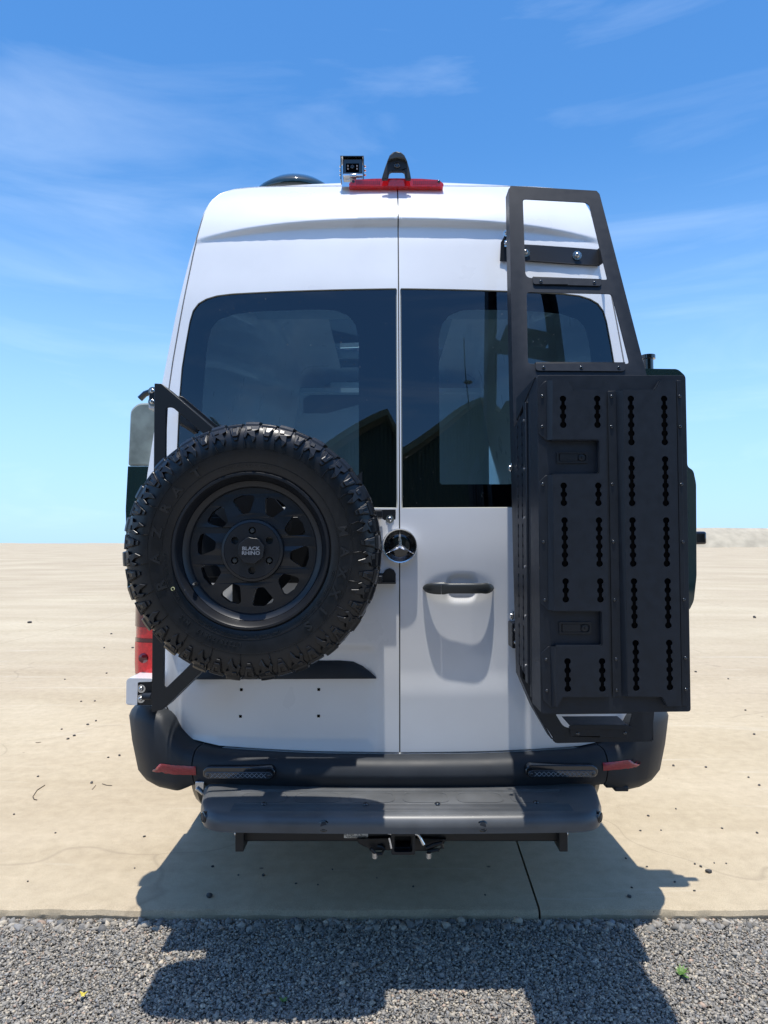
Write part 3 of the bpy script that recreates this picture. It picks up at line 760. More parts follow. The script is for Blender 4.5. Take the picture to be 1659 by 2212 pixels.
# oval marker lights with a diamond-ribbed lens
def marker(px0, px1, py0, py1, name='marker_light'):
    c = bsurf_point((px0 + px1) / 2, (py0 + py1) / 2); a = bsurf_point(px0, (py0 + py1) / 2); b = bsurf_point(px1, (py0 + py1) / 2)
    hl = (b - a).length / 2; d = (b - a).normalized(); t0 = bsurf_point((px0 + px1) / 2, py0); t1 = bsurf_point((px0 + px1) / 2, py1); hh = (t0.z - t1.z) / 2 * 1.0
    nrm = Vector((d.y, -d.x, 0))
    def cap(l, h, y0, y1, n=10, cz=0):
        pts = [(l - h + h * cos(-pi / 2 + pi * k / n), h * sin(-pi / 2 + pi * k / n)) for k in range(n + 1)] + [(-l + h + h * cos(pi / 2 + pi * k / n), h * sin(pi / 2 + pi * k / n)) for k in range(n + 1)]
        g = Geo(); A = [c + d * u + Vector((0, 0, v_ + cz)) + nrm * y0 for u, v_ in pts]; B = [c + d * u * (1 - .01) + Vector((0, 0, v_ * .86 + cz)) + nrm * y1 for u, v_ in pts]; n_ = len(pts)
        g.add(A + B, [tuple(range(n_)), tuple(range(n_, 2 * n_))] + [(i, (i + 1) % n_, (i + 1) % n_ + n_, i + n_) for i in range(n_)]); return g
    pod = cap(hl, hh, -.02, .013).mk(name, M['blackgloss'], bump_c, bevel=.003)
    return pod, c, d, nrm, hl, hh, cap
for args in ((440, 596, 1652, 1683), (1133, 1290, 1648, 1680)):
    pod, c, d, nrm, hl, hh, cap = marker(*args)
    cc = c
    ln = cap(hl * .93, hh * .54, .008, .0165, cz=-hh * .30)
    WL[pod] = WL[pod]
    lens = ln.mk('lens', M['lens'], bump_c, bevel=.0015)
    g = Geo(); n = 12; w_ = hl * 1.52 / n; z0 = -hh * .30; hq = hh * .30
    for k in range(n):
        u0 = -hl * .76 + k * w_
        for sgn in (1, -1):
            p0 = cc + d * u0 + nrm * .0172 + Vector((0, 0, z0 + hq * sgn)); p1 = cc + d * (u0 + w_) + nrm * .0172 + Vector((0, 0, z0 - hq * sgn))
            g.tube([p0, p1], .0007, 4)
    g.mk('lens_ribs', M['lensline'], bump_c)
    for s in (-1, 1): bolt(BOLT_B, cc + d * s * hl * .84 + nrm * .0155 + Vector((0, 0, z0)), bump_c, s=.9, name='screw')

# --- step below the bumper
def step_outline(e=0):
    y0 = 2.195 + e; y1 = 2.47; W0 = .617 - e
    pts = []
    for k in range(9):
        a = pi / 2 * k / 8; pts.append((XC + W0 - .085 + .085 * sin(a) + (.008 * (1 - cos(a))), y0 + .085 + .0 - .085 * cos(a)))
    pts += [(XC + W0 + .024, y0 + .13), (XC + W0 + .052, y1)]
    lf = [(2 * XC - x, y) for x, y in reversed(pts)]
    # slight bow of the front edge
    n = 14; fr_ = [(XC + (W0 - .085) * (-1 + 2 * k / n), y0 - .012 * (1 - (-1 + 2 * k / n) ** 2)) for k in range(1, n)]
    return lf + fr_ + pts
rows_ = [(-.0, .461), (.0, .465), (-.004, .478), (-.003, .492), (.004, .505), (.016, .512), (.030, .5135)]
def offs(lp, e):
    cx_ = XC; cy_ = 2.33; res = []
    for i in range(len(lp)):
        a = Vector(lp[max(i - 1, 0)]); b = Vector(lp[min(i + 1, len(lp) - 1)]); t = (b - a).normalized(); nn = Vector((-t.y, t.x)); res.append((lp[i][0] + nn.x * e, lp[i][1] + nn.y * e))
    return res
so_ = step_outline(); n = len(so_); g = Geo(); vs = []
inn_ = [(p[0] * .98 + XC * .02, min(p[1] + .02, 2.47), .452) for p in so_]
for e, z in [(.03, .461)] + rows_: vs += [(x, min(y, 2.472), z) for x, y in offs(so_, max(e, -.01))]
R_ = len(rows_) + 1
fs = [(j * n + i, j * n + i + 1, (j + 1) * n + i + 1, (j + 1) * n + i) for j in range(R_ - 1) for i in range(n - 1)]
fs.append(tuple((R_ - 1) * n + i for i in range(n))); fs.append(tuple(range(n)))
g.add(vs, fs); step = g.mk('step', M['stepmat'], van, smooth=40)
# long ribs along the tread, interrupted by scooped cells and screws
for k, yy in enumerate((2.225, 2.236, 2.247, 2.258, 2.269, 2.280, 2.398, 2.408)):
    Geo().box(XC - .53, XC + .53, yy, yy + .005, .512, .5158).mk('rib', M['stepmat'], step, bevel=.001)
for k in range(6):
    x = XC - .52 + k * .175
    o = [(x, 2.295), (x + .15, 2.295), (x + .15, 2.385), (x, 2.385)]
    rr = rnd(o, .035, 5); rin = rnd([(p[0] + (x + .075 - p[0]) * .06, p[1] + (2.34 - p[1]) * .08) for p in o], .032, 5)
    gg = Geo(); n2 = len(rr)
    gg.add([(a, b, .5128) for a, b in rr] + [(a, b, .5146) for a, b in rr] + [(a, b, .5146) for a, b in rin] + [(a, b, .5139) for a, b in rin],
           [(i + j * n2, (i + 1) % n2 + j * n2, (i + 1) % n2 + (j + 1) * n2, i + (j + 1) * n2) for j in range(3) for i in range(n2)] + [tuple(3 * n2 + i for i in range(n2))])
    gg.mk('grip_cell', M['stepmat'], step)
for px, py in ((570, 1737), (790, 1738), (945, 1737), (1158, 1734)):
    x, y = G(px, py, .516); o = bolt(BOLT_B, (x, y, .5155), step, rot=(-pi / 2, 0, 0), s=1.7, name='screw')
for px, py, rot in ((700, 1781, 0), (1042, 1778, 0), (447, 1768, -.9), (1284, 1758, .9)):
    x, z = U(px, py, 2.19); yy = 2.195 if rot == 0 else 2.235
    if rot: x = XC + (.609 if rot > 0 else -.609)
    if rot: z = .49
    Rz = Matrix.Rotation(rot, 3, 'Z'); c = Vector((x, 2.1915 if rot == 0 else yy + .006, z if rot else .484))
    for nm, prof, m_ in (('parking_sensor', [(.0175, .006), (.0175, -.0075), (.0145, -.009), (.0140, -.0055)], M['blackgloss']), ('sensor_face', [(.0118, .004), (.0118, -.0085), (.010, -.0095), (0, -.0095)], M['plastic'])):
        q = Geo().lathe(prof, (0, 0, 0), 22); q.v = [tuple(Rz @ Vector(p) + c) for p in q.v]; q.mk(nm, m_, step, smooth=True)

# --- tow hitch below the step
g = Geo().box(*sorted((U(530, 1800, 2.33)[0], U(1205, 1800, 2.33)[0])), 2.30, 2.37, .390, .446); hitch = g.mk('tow_bar', M['powder2'], van, bevel=.004)
for px in (524, 1209):
    x = U(px, 1810, 2.32)[0]; s = -1 if px < 829 else 1
    plate_geo([(x - .013, .371), (x + .013, .371), (x + .013, .440), (x - .013, .440)], [], 2.27, 2.42).mk('end_plate', M['powder2'], hitch, bevel=.002)
    bolt(BOLT_S, (x + s * .014, 2.30, .415), hitch, rot=(0, 0, s * pi / 2), s=.8)
x0, z0 = U(845, 1847, 2.235); x1, z1 = U(897, 1800, 2.235)
sq = rnd([(x0, z0), (x1, z0), (x1, z1), (x0, z1)], .008); i0 = rnd([(x0 + .009, z0 + .009), (x1 - .009, z0 + .009), (x1 - .009, z1 - .009), (x0 + .009, z1 - .009)], .005)
plate_geo(sq, [i0], 2.235, 2.262).mk('receiver', M['powder2'], hitch, bevel=.0015)
m0 = .006; sq2 = rnd([(x0 + m0, z0 + m0), (x1 - m0, z0 + m0), (x1 - m0, z1 - m0), (x0 + m0, z1 - m0)], .005)
plate_geo(sq2, [i0 if False else rnd([(x0 + .0125, z0 + .0125), (x1 - .0125, z0 + .0125), (x1 - .0125, z1 - .0125), (x0 + .0125, z1 - .0125)], .004)], 2.262, 2.50).mk('receiver_tube', M['powder2'], hitch)
Geo().box(x0 + .012, x1 - .012, 2.44, 2.45, z0 + .012, z1 - .012).mk('receiver_back', M['dark'], hitch)
P = lambda cx, cy, Y: U(*cH(cx, cy), Y)
pl = [P(975, 485, 2.29), P(1180, 480, 2.29), P(1180, 548, 2.29), P(1060, 548, 2.29), P(985, 512, 2.29)]
plate_geo(pl, [], 2.285, 2.30).mk('chain_plate', M['powder2'], hitch, bevel=.002)
pr = [P(1275, 480, 2.29), P(1462, 488, 2.29), P(1450, 510, 2.29), P(1360, 552, 2.29), P(1275, 552, 2.29)]
plate_geo(pr, [], 2.285, 2.30).mk('chain_plate', M['powder2'], hitch, bevel=.002)
for s, cx in ((1, 1), (-1, 0)):
    pts = [P(1050, 535, 2.27), P(1078, 575, 2.26), P(1110, 580, 2.255), P(1124, 555, 2.26), P(1112, 535, 2.27), P(1090, 530, 2.28)] if cx == 0 else [P(1350, 530, 2.27), P(1395, 522, 2.26), P(1436, 520, 2.255), P(1444, 545, 2.26), P(1420, 560, 2.262), P(1360, 566, 2.27)]
    Geo().tube([(x, 2.262 + .004 * i, z) for i, (x, z) in enumerate(pts)], .0058, 8).mk('safety_chain_loop', M['powder2'], hitch, smooth=True)
    q = P(1366 if cx else 1073, 578, 2.265); Geo().lathe([(.009, -.008), (.009, .008)], (q[0], 2.265, q[1]), 6, 'z').mk('nut', M['steel'], hitch)
pin = [P(1145, 486, 2.225), P(1160, 488, 2.225), P(1290, 490, 2.225), P(1312, 497, 2.225), P(1326, 520, 2.225), P(1343, 552, 2.225)]
Geo().tube([(x, 2.270, z) for x, z in pin], .0066, 12).mk('hitch_pin', M['chrome'], hitch, smooth=True)
q = [P(1150, 483, 2.225), P(1157, 510, 2.225), P(1163, 540, 2.225)]
Geo().tube([(x, 2.226, z) for x, z in q], .0036, 8).mk('hitch_clip', M['chrome'], hitch, smooth=True)
# weight rating label
x0, z0 = U(743, 1810, 2.297); x1, z1 = U(795, 1796, 2.297)
lab = Geo().box(x0, x1, 2.2965, 2.2995, z0, z1).mk('rating_label', M['labelm'], hitch)
g = Geo(); ink = 2.2962
for txt, tz, sz, tx in (('Trailer Weight:  950  Kg', .86, .0085, .40), ('Ball Weight:    50  Kg', .55, .0085, .38), ('FIRST VEHICLE CONSULT OWNER MANUAL BEFORE', .27, .0036, .5), ('DO NOT EXCEED RATED WEIGHT CAPACITY', .12, .0036, .5)):
    tv, tf = text_verts(txt, sz, 0, .00012); zz = z0 + (z1 - z0) * tz; xx = x0 + (x1 - x0) * tx
    g.add([(xx + a * .78, ink, zz + b) for a, b, c_ in tv], tf)
g.mk('label_text', M['ink'], hitch)
# brackets under the bumper
g = Geo(); a = U(1305, 1686, 2.55); b = U(1352, 1705, 2.55); g.box(a[0], b[0], 2.53, 2.62, a[1] - .02, a[1] + .02); g.box(a[0] + .03, b[0] + .002, 2.525, 2.57, b[1], a[1] - .012); g.mk('sensor_bracket', M['plastic'], van, bevel=.004)
g = Geo(); a = U(425, 1697, 2.5); g.box(a[0], a[0] + .03, 2.48, 2.52, a[1] - .012, a[1] + .02); g.tube([(a[0] + .005, 2.475, a[1]), (a[0] + .03, 2.475, a[1] - .02)], .006); g.mk('step_bracket', M['steel'], van, bevel=.002)

# --- tail lamps on the rear corners
def lamp(side):
    def col(z):
        w_ = interp(WB, z) + .004; r = .075; pts = []
        for k in range(13):
            a = -.25 + (pi / 2 + .25) * k / 12
            pts.append((XC + side * (w_ - r + r * sin(a) - (.05 if k == 0 else 0)), base_surf(XC + w_ - r, z) + .002 + r - r * cos(a)))
        pts.append((XC + side * w_, pts[-1][1] + .10)); return pts
    zs = np.linspace(.835, 1.28, 26); 
    def part(name, m_, z0, z1, a0, a1, off, parent, n=16):
        g = Geo()
        zz = np.linspace(z0, z1, n)
        for z in zz:
            c_ = col(z)
            for k in range(a0, a1 + 1):
                x, y = c_[k]; nx = side * sin(-.25 + (pi / 2 + .25) * min(k, 12) / 12); ny = -cos(-.25 + (pi / 2 + .25) * min(k, 12) / 12)
                g.v.append((x + nx * off, y + ny * off, z))
        q = a1 - a0 + 1
        for j in range(n - 1):
            for k in range(q - 1): g.f.append((j * q + k, j * q + k + 1, (j + 1) * q + k + 1, (j + 1) * q + k))
        return g.mk(name, m_, parent, smooth='full')
    t = part('tail_light', M['red'], .835, 1.28, 0, 13, .006, van)
    part('tail_light_inner', M['reddark'], 1.03, 1.27, 3, 9, .009, t)
    part('tail_light_bezel', M['reddark'], .845, .99, 0, 9, .008, t)
    part('reversing_lens', M['red'], .86, .975, 1, 8, .011, t)
    c_ = col(.92)[4]; Geo().lathe([(.018, -.004), (.013, -.007), (0, -.007)], (c_[0], c_[1] - .012, .92), 16).mk('bulb_ring', M['reddark'], t, smooth=True)
lamp(-1); lamp(1)

# --- number plate mounting, plate light trim
def tr(px, py, off): return onS(px, py, off, rear)
top = [cK(425, 172), cK(440, 140), cK(470, 108), cK(560, 82), cK(800, 72), cK(1120, 71), cK(1230, 71), cK(1300, 77), cK(1350, 100), cK(1390, 130), cK(1425, 162)]
bot = [(x, 1398.9 + .3968 * (174 - (x - 415) * .011)) for x, y in top]
g = Geo(); vs = []; n = len(top)
for (a, b) in zip(top, bot):
    T = tr(*a, .004); B_ = tr(*b, .022 if b[1] - a[1] > 12 else .008); Mx = tr(a[0], a[1] * .7 + b[1] * .3, .018 if b[1] - a[1] > 12 else .006)
    vs += [T + Vector((0, .02, 0)), T, Mx, B_, B_ + Vector((0, .03, 0))]
fs = [(i * 5 + k, (i + 1) * 5 + k, (i + 1) * 5 + k + 1, i * 5 + k + 1) for i in range(n - 1) for k in range(4)]
g.add(vs, fs + [tuple(range(5)), tuple((n - 1) * 5 + k for k in range(5))]); g.mk('plate_light_trim', M['plastic'], ldoor, smooth=60)
for cx, cy in ((692, 229), (1113, 228), (687, 374), (1112, 372)):
    p = tr(*cK(cx, cy), 0); Geo().box(p.x - .0048, p.x + .0048, p.y - .0025, p.y + .01, p.z - .0048, p.z + .0048).mk('plate_clip', M['dark'], ldoor, bevel=.0012)

# --- door handle
hx0, hz0 = onS(*cM(632, 985), .03).xz; hx1 = onS(*cM(1302, 985), .03).x
Yh = rear(HC[0], HC[1] + .075); n = 40; g = Geo(); vs = []; fs = []
def hcol(u):
    """half height and stand-off along the handle, u in 0..1"""
    e = (1 - (2 * u - 1) ** 6) ** .5
    hh = .0215 * max(.12, e) * (1 - .16 * sstep(.28, .36, u) * (1 - sstep(.80, .88, u)))
    out_ = .010 + .032 * max(0, 1 - (2 * u - 1) ** 4) ** .7
    return hh, out_
def hsec(u0, u1, n, name, m_, z_off=0):
    g = Geo()
    for i in range(n + 1):
        u = u0 + (u1 - u0) * i / n; hh, o_ = hcol(u); x = hx0 + (hx1 - hx0) * u
        base = Yh + .012; th = .018
        for k in range(14):
            a = 2 * pi * k / 14; sy_ = abs(sin(a)) ** .7 * (1 if sin(a) > 0 else -1); cy_ = abs(cos(a)) ** .7 * (1 if cos(a) > 0 else -1)
            g.v.append((x, base - o_ + th * .5 * cy_ * 1.0, HC[1] + hh * sy_))
    for i in range(n):
        for k in range(14): g.f.append((i * 14 + k, i * 14 + (k + 1) % 14, (i + 1) * 14 + (k + 1) % 14, (i + 1) * 14 + k))
    g.f.append(tuple(range(14))); g.f.append(tuple(n * 14 + k for k in range(14)))
    return g.mk(name, m_, rdoor, smooth=60)
hsec(.0, .247, 14, 'handle_cap', M['graphite']); hsec(.253, 1.0, 40, 'handle', M['graphite'])

# --- star emblem over the door seam
ec = onS(*cM(412, 590), 0); Re = 37.6 * (ec.y) / FOC * 1.0
ey = ec.y - .022
g = Geo().lathe([(Re * 1.02, .026), (Re * 1.0, .002), (Re * .96, -.004), (Re * .905, -.003), (Re * .885, .004)], (ec.x, ey, ec.z), 56); emb = g.mk('emblem', M['satin'], van, smooth=50)
Geo().lathe([(Re * .895, .004), (Re * .5, .0), (0, -.001)], (ec.x, ey, ec.z), 48).mk('emblem_disc', M['blackgloss'], emb, smooth='full')
g = Geo(); vs = [(ec.x, ey - .008, ec.z)]
for k in range(3):
    a = pi / 2 + 2 * pi * k / 3; b = a + pi / 3
    vs += [(ec.x + Re * .90 * cos(a), ey - .003, ec.z + Re * .90 * sin(a)), (ec.x + Re * .135 * cos(b), ey + .0005, ec.z + Re * .135 * sin(b))]
fs = []
for k in range(3):
    t_ = 1 + 2 * k; s_ = 2 + 2 * k; pv = 2 + 2 * ((k - 1) % 3); fs += [(0, t_, s_), (0, pv, t_)]
g.add(vs, fs); g.mk('emblem_star', M['satin'], emb)

# --- high brake light, camera fin, roof vent
YB = 2.80
def roofpt(cx, cy, Y): return U(*cR(cx, cy), Y)
bl = [roofpt(342, 498, YB), roofpt(345, 475, YB), roofpt(400, 435, YB), roofpt(600, 424, YB), roofpt(860, 420, YB), roofpt(1130, 425, YB), roofpt(1320, 438, YB), roofpt(1372, 478, YB), roofpt(1374, 508, YB), roofpt(860, 506, YB)]
brake = plate_geo(rnd(bl, .004), [], YB - .0, YB + .09).mk('brake_light', M['red'], van, bevel=.004)
Geo().box(*sorted((roofpt(560, 415, YB + .03)[0], roofpt(1140, 415, YB + .03)[0])), YB + .02, YB + .07, bl[3][1] - .008, bl[3][1] + .002).mk('brake_light_gasket', M['white'], van, bevel=.004)
# LED rows behind the red lens
g = Geo()
for x_ in np.linspace(430, 1290, 40):
    if 690 < x_ < 1030: continue
    a = roofpt(x_, 470, YB); g.box(a[0] - .003, a[0] + .003, YB - .0022, YB + .01, a[1] - .007, a[1] + .007)
g.mk('brake_light_leds', M['reflector'], brake)['kind'] = 'stuff'
for cx in (390, 1320): a = roofpt(cx, 458, YB); bolt(BOLT_B, (a[0], YB - .0005, a[1]), brake, s=1.1, name='screw')
YF = YB - .035
fin = [roofpt(698, 428, YF), roofpt(712, 375, YF), roofpt(735, 300, YF), roofpt(762, 225, YF), roofpt(785, 175, YF), roofpt(818, 145, YF), roofpt(866, 133, YF), roofpt(914, 145, YF), roofpt(948, 175, YF), roofpt(975, 225, YF), roofpt(997, 300, YF), roofpt(1012, 375, YF), roofpt(1020, 428, YF)]
fh = rnd([roofpt(765, 427, YF), roofpt(787, 341, YF), roofpt(945, 341, YF), roofpt(958, 427, YF)], [0, .01, .01, 0])
ftop = [(p[0], p[1]) for p in fin]
# housing: front arch plus crown that runs back as a fin
arch = plate_geo([fin[0]] + fin[1:-1] + [fin[-1]] + [fh[-1]] + fh[1:-1][::-1] + [fh[0]], [], YF, YF + .018)
finhouse = arch.mk('camera_fin', M['plastic'], van, bevel=.004)
g = Geo(); m_ = len(fin); cxm = (fin[0][0] + fin[-1][0]) / 2
for j, (dy, sc, dz) in enumerate(((.0185, .97, 0), (.03, .94, .0), (.045, .85, .0), (.056, .6, .0), (.06, .3, .0))):
    for p in fin[3:-3]:
        g.v.append((cxm + (p[0] - cxm) * sc, YF + dy, p[1] + dz * .5 + (fin[3][1] - p[1]) * 0))
q = m_ - 6
for j in range(4):
    for i in range(q - 1): g.f.append((j * q + i, j * q + i + 1, (j + 1) * q + i + 1, (j + 1) * q + i))
g.f.append(tuple(range(q)))
g.mk('fin_tail', M['graphite'], finhouse, smooth='full')
# lighter visor cap on the fin crown
cap_ = [roofpt(755, 245, YF - .01)] + [roofpt(x, y, YF - .01) for x, y in ((785, 172), (818, 141), (866, 129), (914, 141), (948, 172))] + [roofpt(982, 245, YF - .01), roofpt(940, 212, YF - .01), roofpt(866, 200, YF - .01), roofpt(800, 212, YF - .01)]
plate_geo(cap_, [], YF - .014, YF + .017).mk('fin_cap', M['graphite'], finhouse, bevel=.006)
a = roofpt(867, 285, YF); Geo().lathe([(.012, 0), (.012, -.006), (.009, -.008), (.006, -.005), (0, -.005)], (a[0], YF, a[1]), 18).mk('fin_camera_lens', M['blackgloss'], finhouse, smooth=True)
# roof vent dome
vz = 2.815; c0 = U(642, 392, 3.6)
g = Geo().lathe([(.20, 0), (.185, .04), (.135, .080), (.07, .108), (0, .121)], (U(642, 392, 3.15)[0], 3.15, 2.86), 40, 'z')
g.mk('roof_vent', M['tealglass'], van, smooth='full')
Geo().lathe([(.17, 0), (.17, .028)], (U(642, 392, 3.15)[0], 3.15, 2.85), 40, 'z').mk('roof_vent_base', M['white'], van, smooth=True)

# ------------------------------------------------------------------ reversing camera on the roof edge
YC = 2.80
def cp(cx, cy): return U(*cR(cx, cy), YC)
rc = thing('reversing_camera', 'small square black camera with chrome bracket on roof beside the fin', 'camera', (cp(380, 430)[0], YC, cp(380, 480)[1]))
a, b = cp(275, 380), cp(492, 205)
Geo().box(a[0], b[0], YC, YC + .05, a[1], b[1]).mk('camera_body', M['blackgloss'], rc, bevel=.004)
a, b = cp(310, 352), cp(452, 262); Geo().box(a[0], b[0], YC - .0035, YC + .002, a[1], b[1]).mk('face_plate', M['dark'], rc, bevel=.001)
a = cp(381, 305); Geo().lathe([(.0075, 0), (.0075, -.004), (.005, -.005), (0, -.0035)], (a[0], YC - .003, a[1]), 18).mk('lens', M['blackgloss'], rc, smooth=True)
for cx in (333, 431):
    for cy in (292, 324): a = cp(cx, cy); Geo().box(a[0] - .0024, a[0] + .0024, YC - .0052, YC - .003, a[1] - .0032, a[1] + .0032).mk('led', M['led'], rc)
a, b = cp(250, 200), cp(505, 192); Geo().box(a[0], b[0], YC - .012, YC + .055, a[1], b[1]).mk('sun_shade', M['blackgloss'], rc)
for cx0, cx1 in ((250, 262), (497, 507)):
    a, b = cp(cx0, 430), cp(cx1, 205); Geo().box(a[0], b[0], YC + .0, YC + .045, a[1], b[1]).mk('bracket_side', M['blackgloss'], rc)
pp = [cp(262, 484), cp(340, 484), cp(505, 430), cp(505, 420), cp(262, 400)]
plate_geo(pp, [], YC + .02, YC + .05).mk('bracket_foot', M['chrome'], rc)
a, b = cp(278, 402), cp(492, 376); Geo().box(a[0], b[0], YC - .006, YC + .03, a[1], b[1]).mk('lower_lip', M['chrome'], rc, bevel=.002)
a, b = cp(350, 412), cp(425, 385); Geo().box(a[0], b[0], YC - .009, YC + .02, a[1], b[1]).mk('clip', M['steel'], rc, bevel=.002)
for cy in (268, 314, 362):
    for cx, s in ((248, -1), (517, 1)): a = cp(cx, cy); Geo().lathe([(.0042, -.004), (.005, 0), (.0042, .004)], (a[0], YC + .015, a[1]), 10, 'x').mk('screw', M['steel'], rc)

# ------------------------------------------------------------------ SPARE WHEEL
TY = 1.985; tcx, tcz = U(547, 1189, 2.03); R = .367
sw = thing('spare_wheel', 'big black all terrain spare wheel hung on the left rear door', 'spare wheel', (tcx, TY + .12, tcz))
def ywall(r):                                        # depth of outer sidewall at radius r
    return float(np.interp(r, [.213, .223, .240, .27, .295, .318, .335, .348, .356], [.016, .006, .002, -.003, -.005, -.002, .005, .014, .026]))
prof = [(.199, .05), (.206, .030)] + [(r, ywall(r)) for r in (.214, .222, .229, .238, .245, .257, .27, .283, .295, .307, .318, .327, .335, .342, .348, .353, .356)] + [(.358, .04), (.359, .12), (.358, .20), (.348, .226), (.318, .242), (.27, .240), (.225, .225), (.205, .19)]
tyre = Geo().lathe(prof, (tcx, TY, tcz), 144, 'y', True).mk('tyre', M['rubber'], sw, smooth=50)
def pol(a, r, y): return (tcx + r * sin(a), TY + y, tcz + r * cos(a))    # a clockwise from the top
NB = 46
def block_mesh(kind):
    """shoulder lug plus the stepped sidewall block, around the top of the tyre, centred on the wheel axis"""
    g = Geo(); st = 2 * pi / NB
    def P3(a, r, y): return (r * sin(a), y, r * cos(a))
    def curved(a0, a1, sec, n=4, skew=0.0):
        vs = []; q = len(sec)
        for i in range(n + 1):
            for (r, y) in sec: vs.append(P3(a0 + (a1 - a0) * i / n + skew * (y - .02), r, y))
        fs = [(i * q + k, i * q + (k + 1) % q, (i + 1) * q + (k + 1) % q, (i + 1) * q + k) for i in range(n) for k in range(q)]
        g.add(vs, fs + [tuple(range(q)), tuple(n * q + k for k in range(q))])
    def wall(poly, h):                               # polygon in (fraction of step, radius) raised from the sidewall
        poly = [(u, .356 - (.356 - r) * 1.6) for u, r in poly]; h *= 1.15
        n = len(poly); F_ = [P3(u * st, r, ywall(r) - h) for u, r in poly]; B_ = [P3(u * st, r, ywall(r) + .003) for u, r in poly]
        tr_ = tessellate_polygon([[Vector((u * 10, r * 100, 0)) for u, r in poly]])
        g.add(F_ + B_, [tuple(t) for t in tr_] + [(i, (i + 1) % n, (i + 1) % n + n, i + n) for i in range(n)])
    sec = [(.350, .012), (.358, .0145), (.3655, .024), (.3675, .040), (.3675, .066), (.356, .068), (.350, .03)]
    if kind == 0:
        curved(-.40 * st, .40 * st, sec, 4, .25)
        wall([(-.44, .356), (.44, .356), (.46, .347), (.22, .344), (.34, .332), (.16, .322), (-.02, .335), (-.20, .340), (-.36, .330), (-.50, .336), (-.36, .346)], .0085)
        wall([(-.30, .352), (.0, .352), (.05, .346), (-.24, .345)], .0115)
    else:
        curved(-.42 * st, .42 * st, [(r - (.004 if r > .36 else 0), y + (.002 if r > .36 else 0)) for r, y in sec], 4, .25)
        wall([(-.40, .355), (.40, .355), (.26, .340), (.12, .328), (-.12, .328), (-.26, .340)], .006)
        wall([(-.30, .352), (-.12, .352), (-.08, .343), (.08, .343), (.12, .352), (.30, .352), (.17, .335), (-.17, .335)], .0105)
        wall([(.52, .340), (.60, .325), (.64, .312), (.56, .322)], .005)
    curved(-.34 * st + .3 * st * kind, .30 * st + .25 * st * kind, [(.356, .076), (.3665, .077), (.3672, .112), (.356, .113)], 3, .5)
    curved(-.30 * st - .2 * st * kind, .34 * st - .2 * st * kind, [(.356, .121), (.3672, .122), (.3672, .155), (.356, .156)], 3, -.5)
    curved(-.42 * st, .40 * st, [(.350, .165), (.3665, .166), (.3665, .205), (.350, .22)], 3, -.2)
    me = bpy.data.meshes.new('tread_block'); me.from_pydata(g.v, [], g.f); me.materials.append(M['rubber'])
    bm = bmesh.new(); bm.from_mesh(me); bmesh.ops.recalc_face_normals(bm, faces=bm.faces); bm.to_mesh(me); bm.free()
    me.polygons.foreach_set('use_smooth', [False] * len(me.polygons)); me.update(); return me
blk = [block_mesh(0), block_mesh(1)]
for i in range(NB):
    o = bpy.data.objects.new('tread_block', blk[i % 2]); COL.objects.link(o); o.parent = tyre
    o.location = Vector((tcx, TY, tcz)) - WL[tyre]; o.rotation_euler = (0, 2 * pi * i / NB, 0)
    b = o.modifiers.new('bevel', 'BEVEL'); b.width = .0012; b.segments = 1; b.limit_method = 'ANGLE'; b.angle_limit = radians(35)
# circular seams on the sidewall
for r in (.2475, .286): Geo().lathe([(r - .001, ywall(r) + .002), (r - .0006, ywall(r) - .0012), (r + .0006, ywall(r) - .0012), (r + .001, ywall(r) + .002)], (tcx, TY, tcz), 120, 'y', True).mk('sidewall_seam', M['rubber'], tyre, smooth=True)
# raised lettering that runs clockwise round the sidewall
def arc_text(txt, r, size, a0, a1, h, m_, name, sxx=1.0, bold=0.0):
    g = Geo(); n = len(txt)
    for i, ch in enumerate(txt):
        if ch == ' ': continue
        a = a0 + (a1 - a0) * (i / max(1, n - 1)); tv, tf = text_verts(ch, size, 0, bold, sxx)
        if not tv: continue
        xs_ = [p[0] for p in tv]; mid = (min(xs_) + max(xs_)) / 2; n0 = len(tv)
        def place(x, y, dh):
            rr = r + y; aa = a + (x - mid) / rr; return (tcx + rr * sin(aa), TY + ywall(rr) - dh, tcz + rr * cos(aa))
        g.add([place(p[0], p[1], h) for p in tv] + [place(p[0], p[1], -.001) for p in tv], tf)
        # walls along boundary edges
        ed = {}
        for q in tf:
            for k in range(len(q)):
                e = (q[k], q[(k + 1) % len(q)]); ed[e] = 1
        base_ = len(g.v) - 2 * n0
        for (u, v_) in ed:
            if (v_, u) not in ed: g.f.append((base_ + u, base_ + v_, base_ + v_ + n0, base_ + u + n0))
    return g.mk(name, m_, tyre)
D = radians
arc_text('MAXXIS', .264, .034, D(78), D(142), .0042, M['rubber_text'], 'maker_lettering', 1.15, .0012)
arc_text('RAZR', .264, .034, D(249), D(297), .0042, M['rubber_text'], 'model_lettering', 1.25, .0012)
arc_text('AT', .264, .034, D(309), D(325), .0042, M['rubber_text'], 'model_lettering', 1.3, .0012)
arc_text('LT235/70R17  M+S', .262, .0165, D(186), D(226), .0022, M['rubber_text'], 'size_lettering', 1.0, .0003)
arc_text('LOAD RANGE E', .238, .0085, D(160), D(176), .0018, M['rubber_text'], 'size_lettering', 1.0, .0002)
arc_text('MAX LOAD SINGLE 1260 kg AT 550 kPa COLD', .238, .0075, D(182), D(216), .0016, M['rubber_text'], 'size_lettering', 1.0, .0001)
arc_text('DOT 7N1 LS8001  4523  USED USFC', .238, .010, D(104), D(142), .0018, M['rubber_text'], 'size_lettering', 1.0, .0002)
arc_text('TUBELESS RADIAL  TREAD 3 PLIES', .238, .008, D(236), D(268), .0016, M['rubber_text'], 'size_lettering', 1.0, .0002)
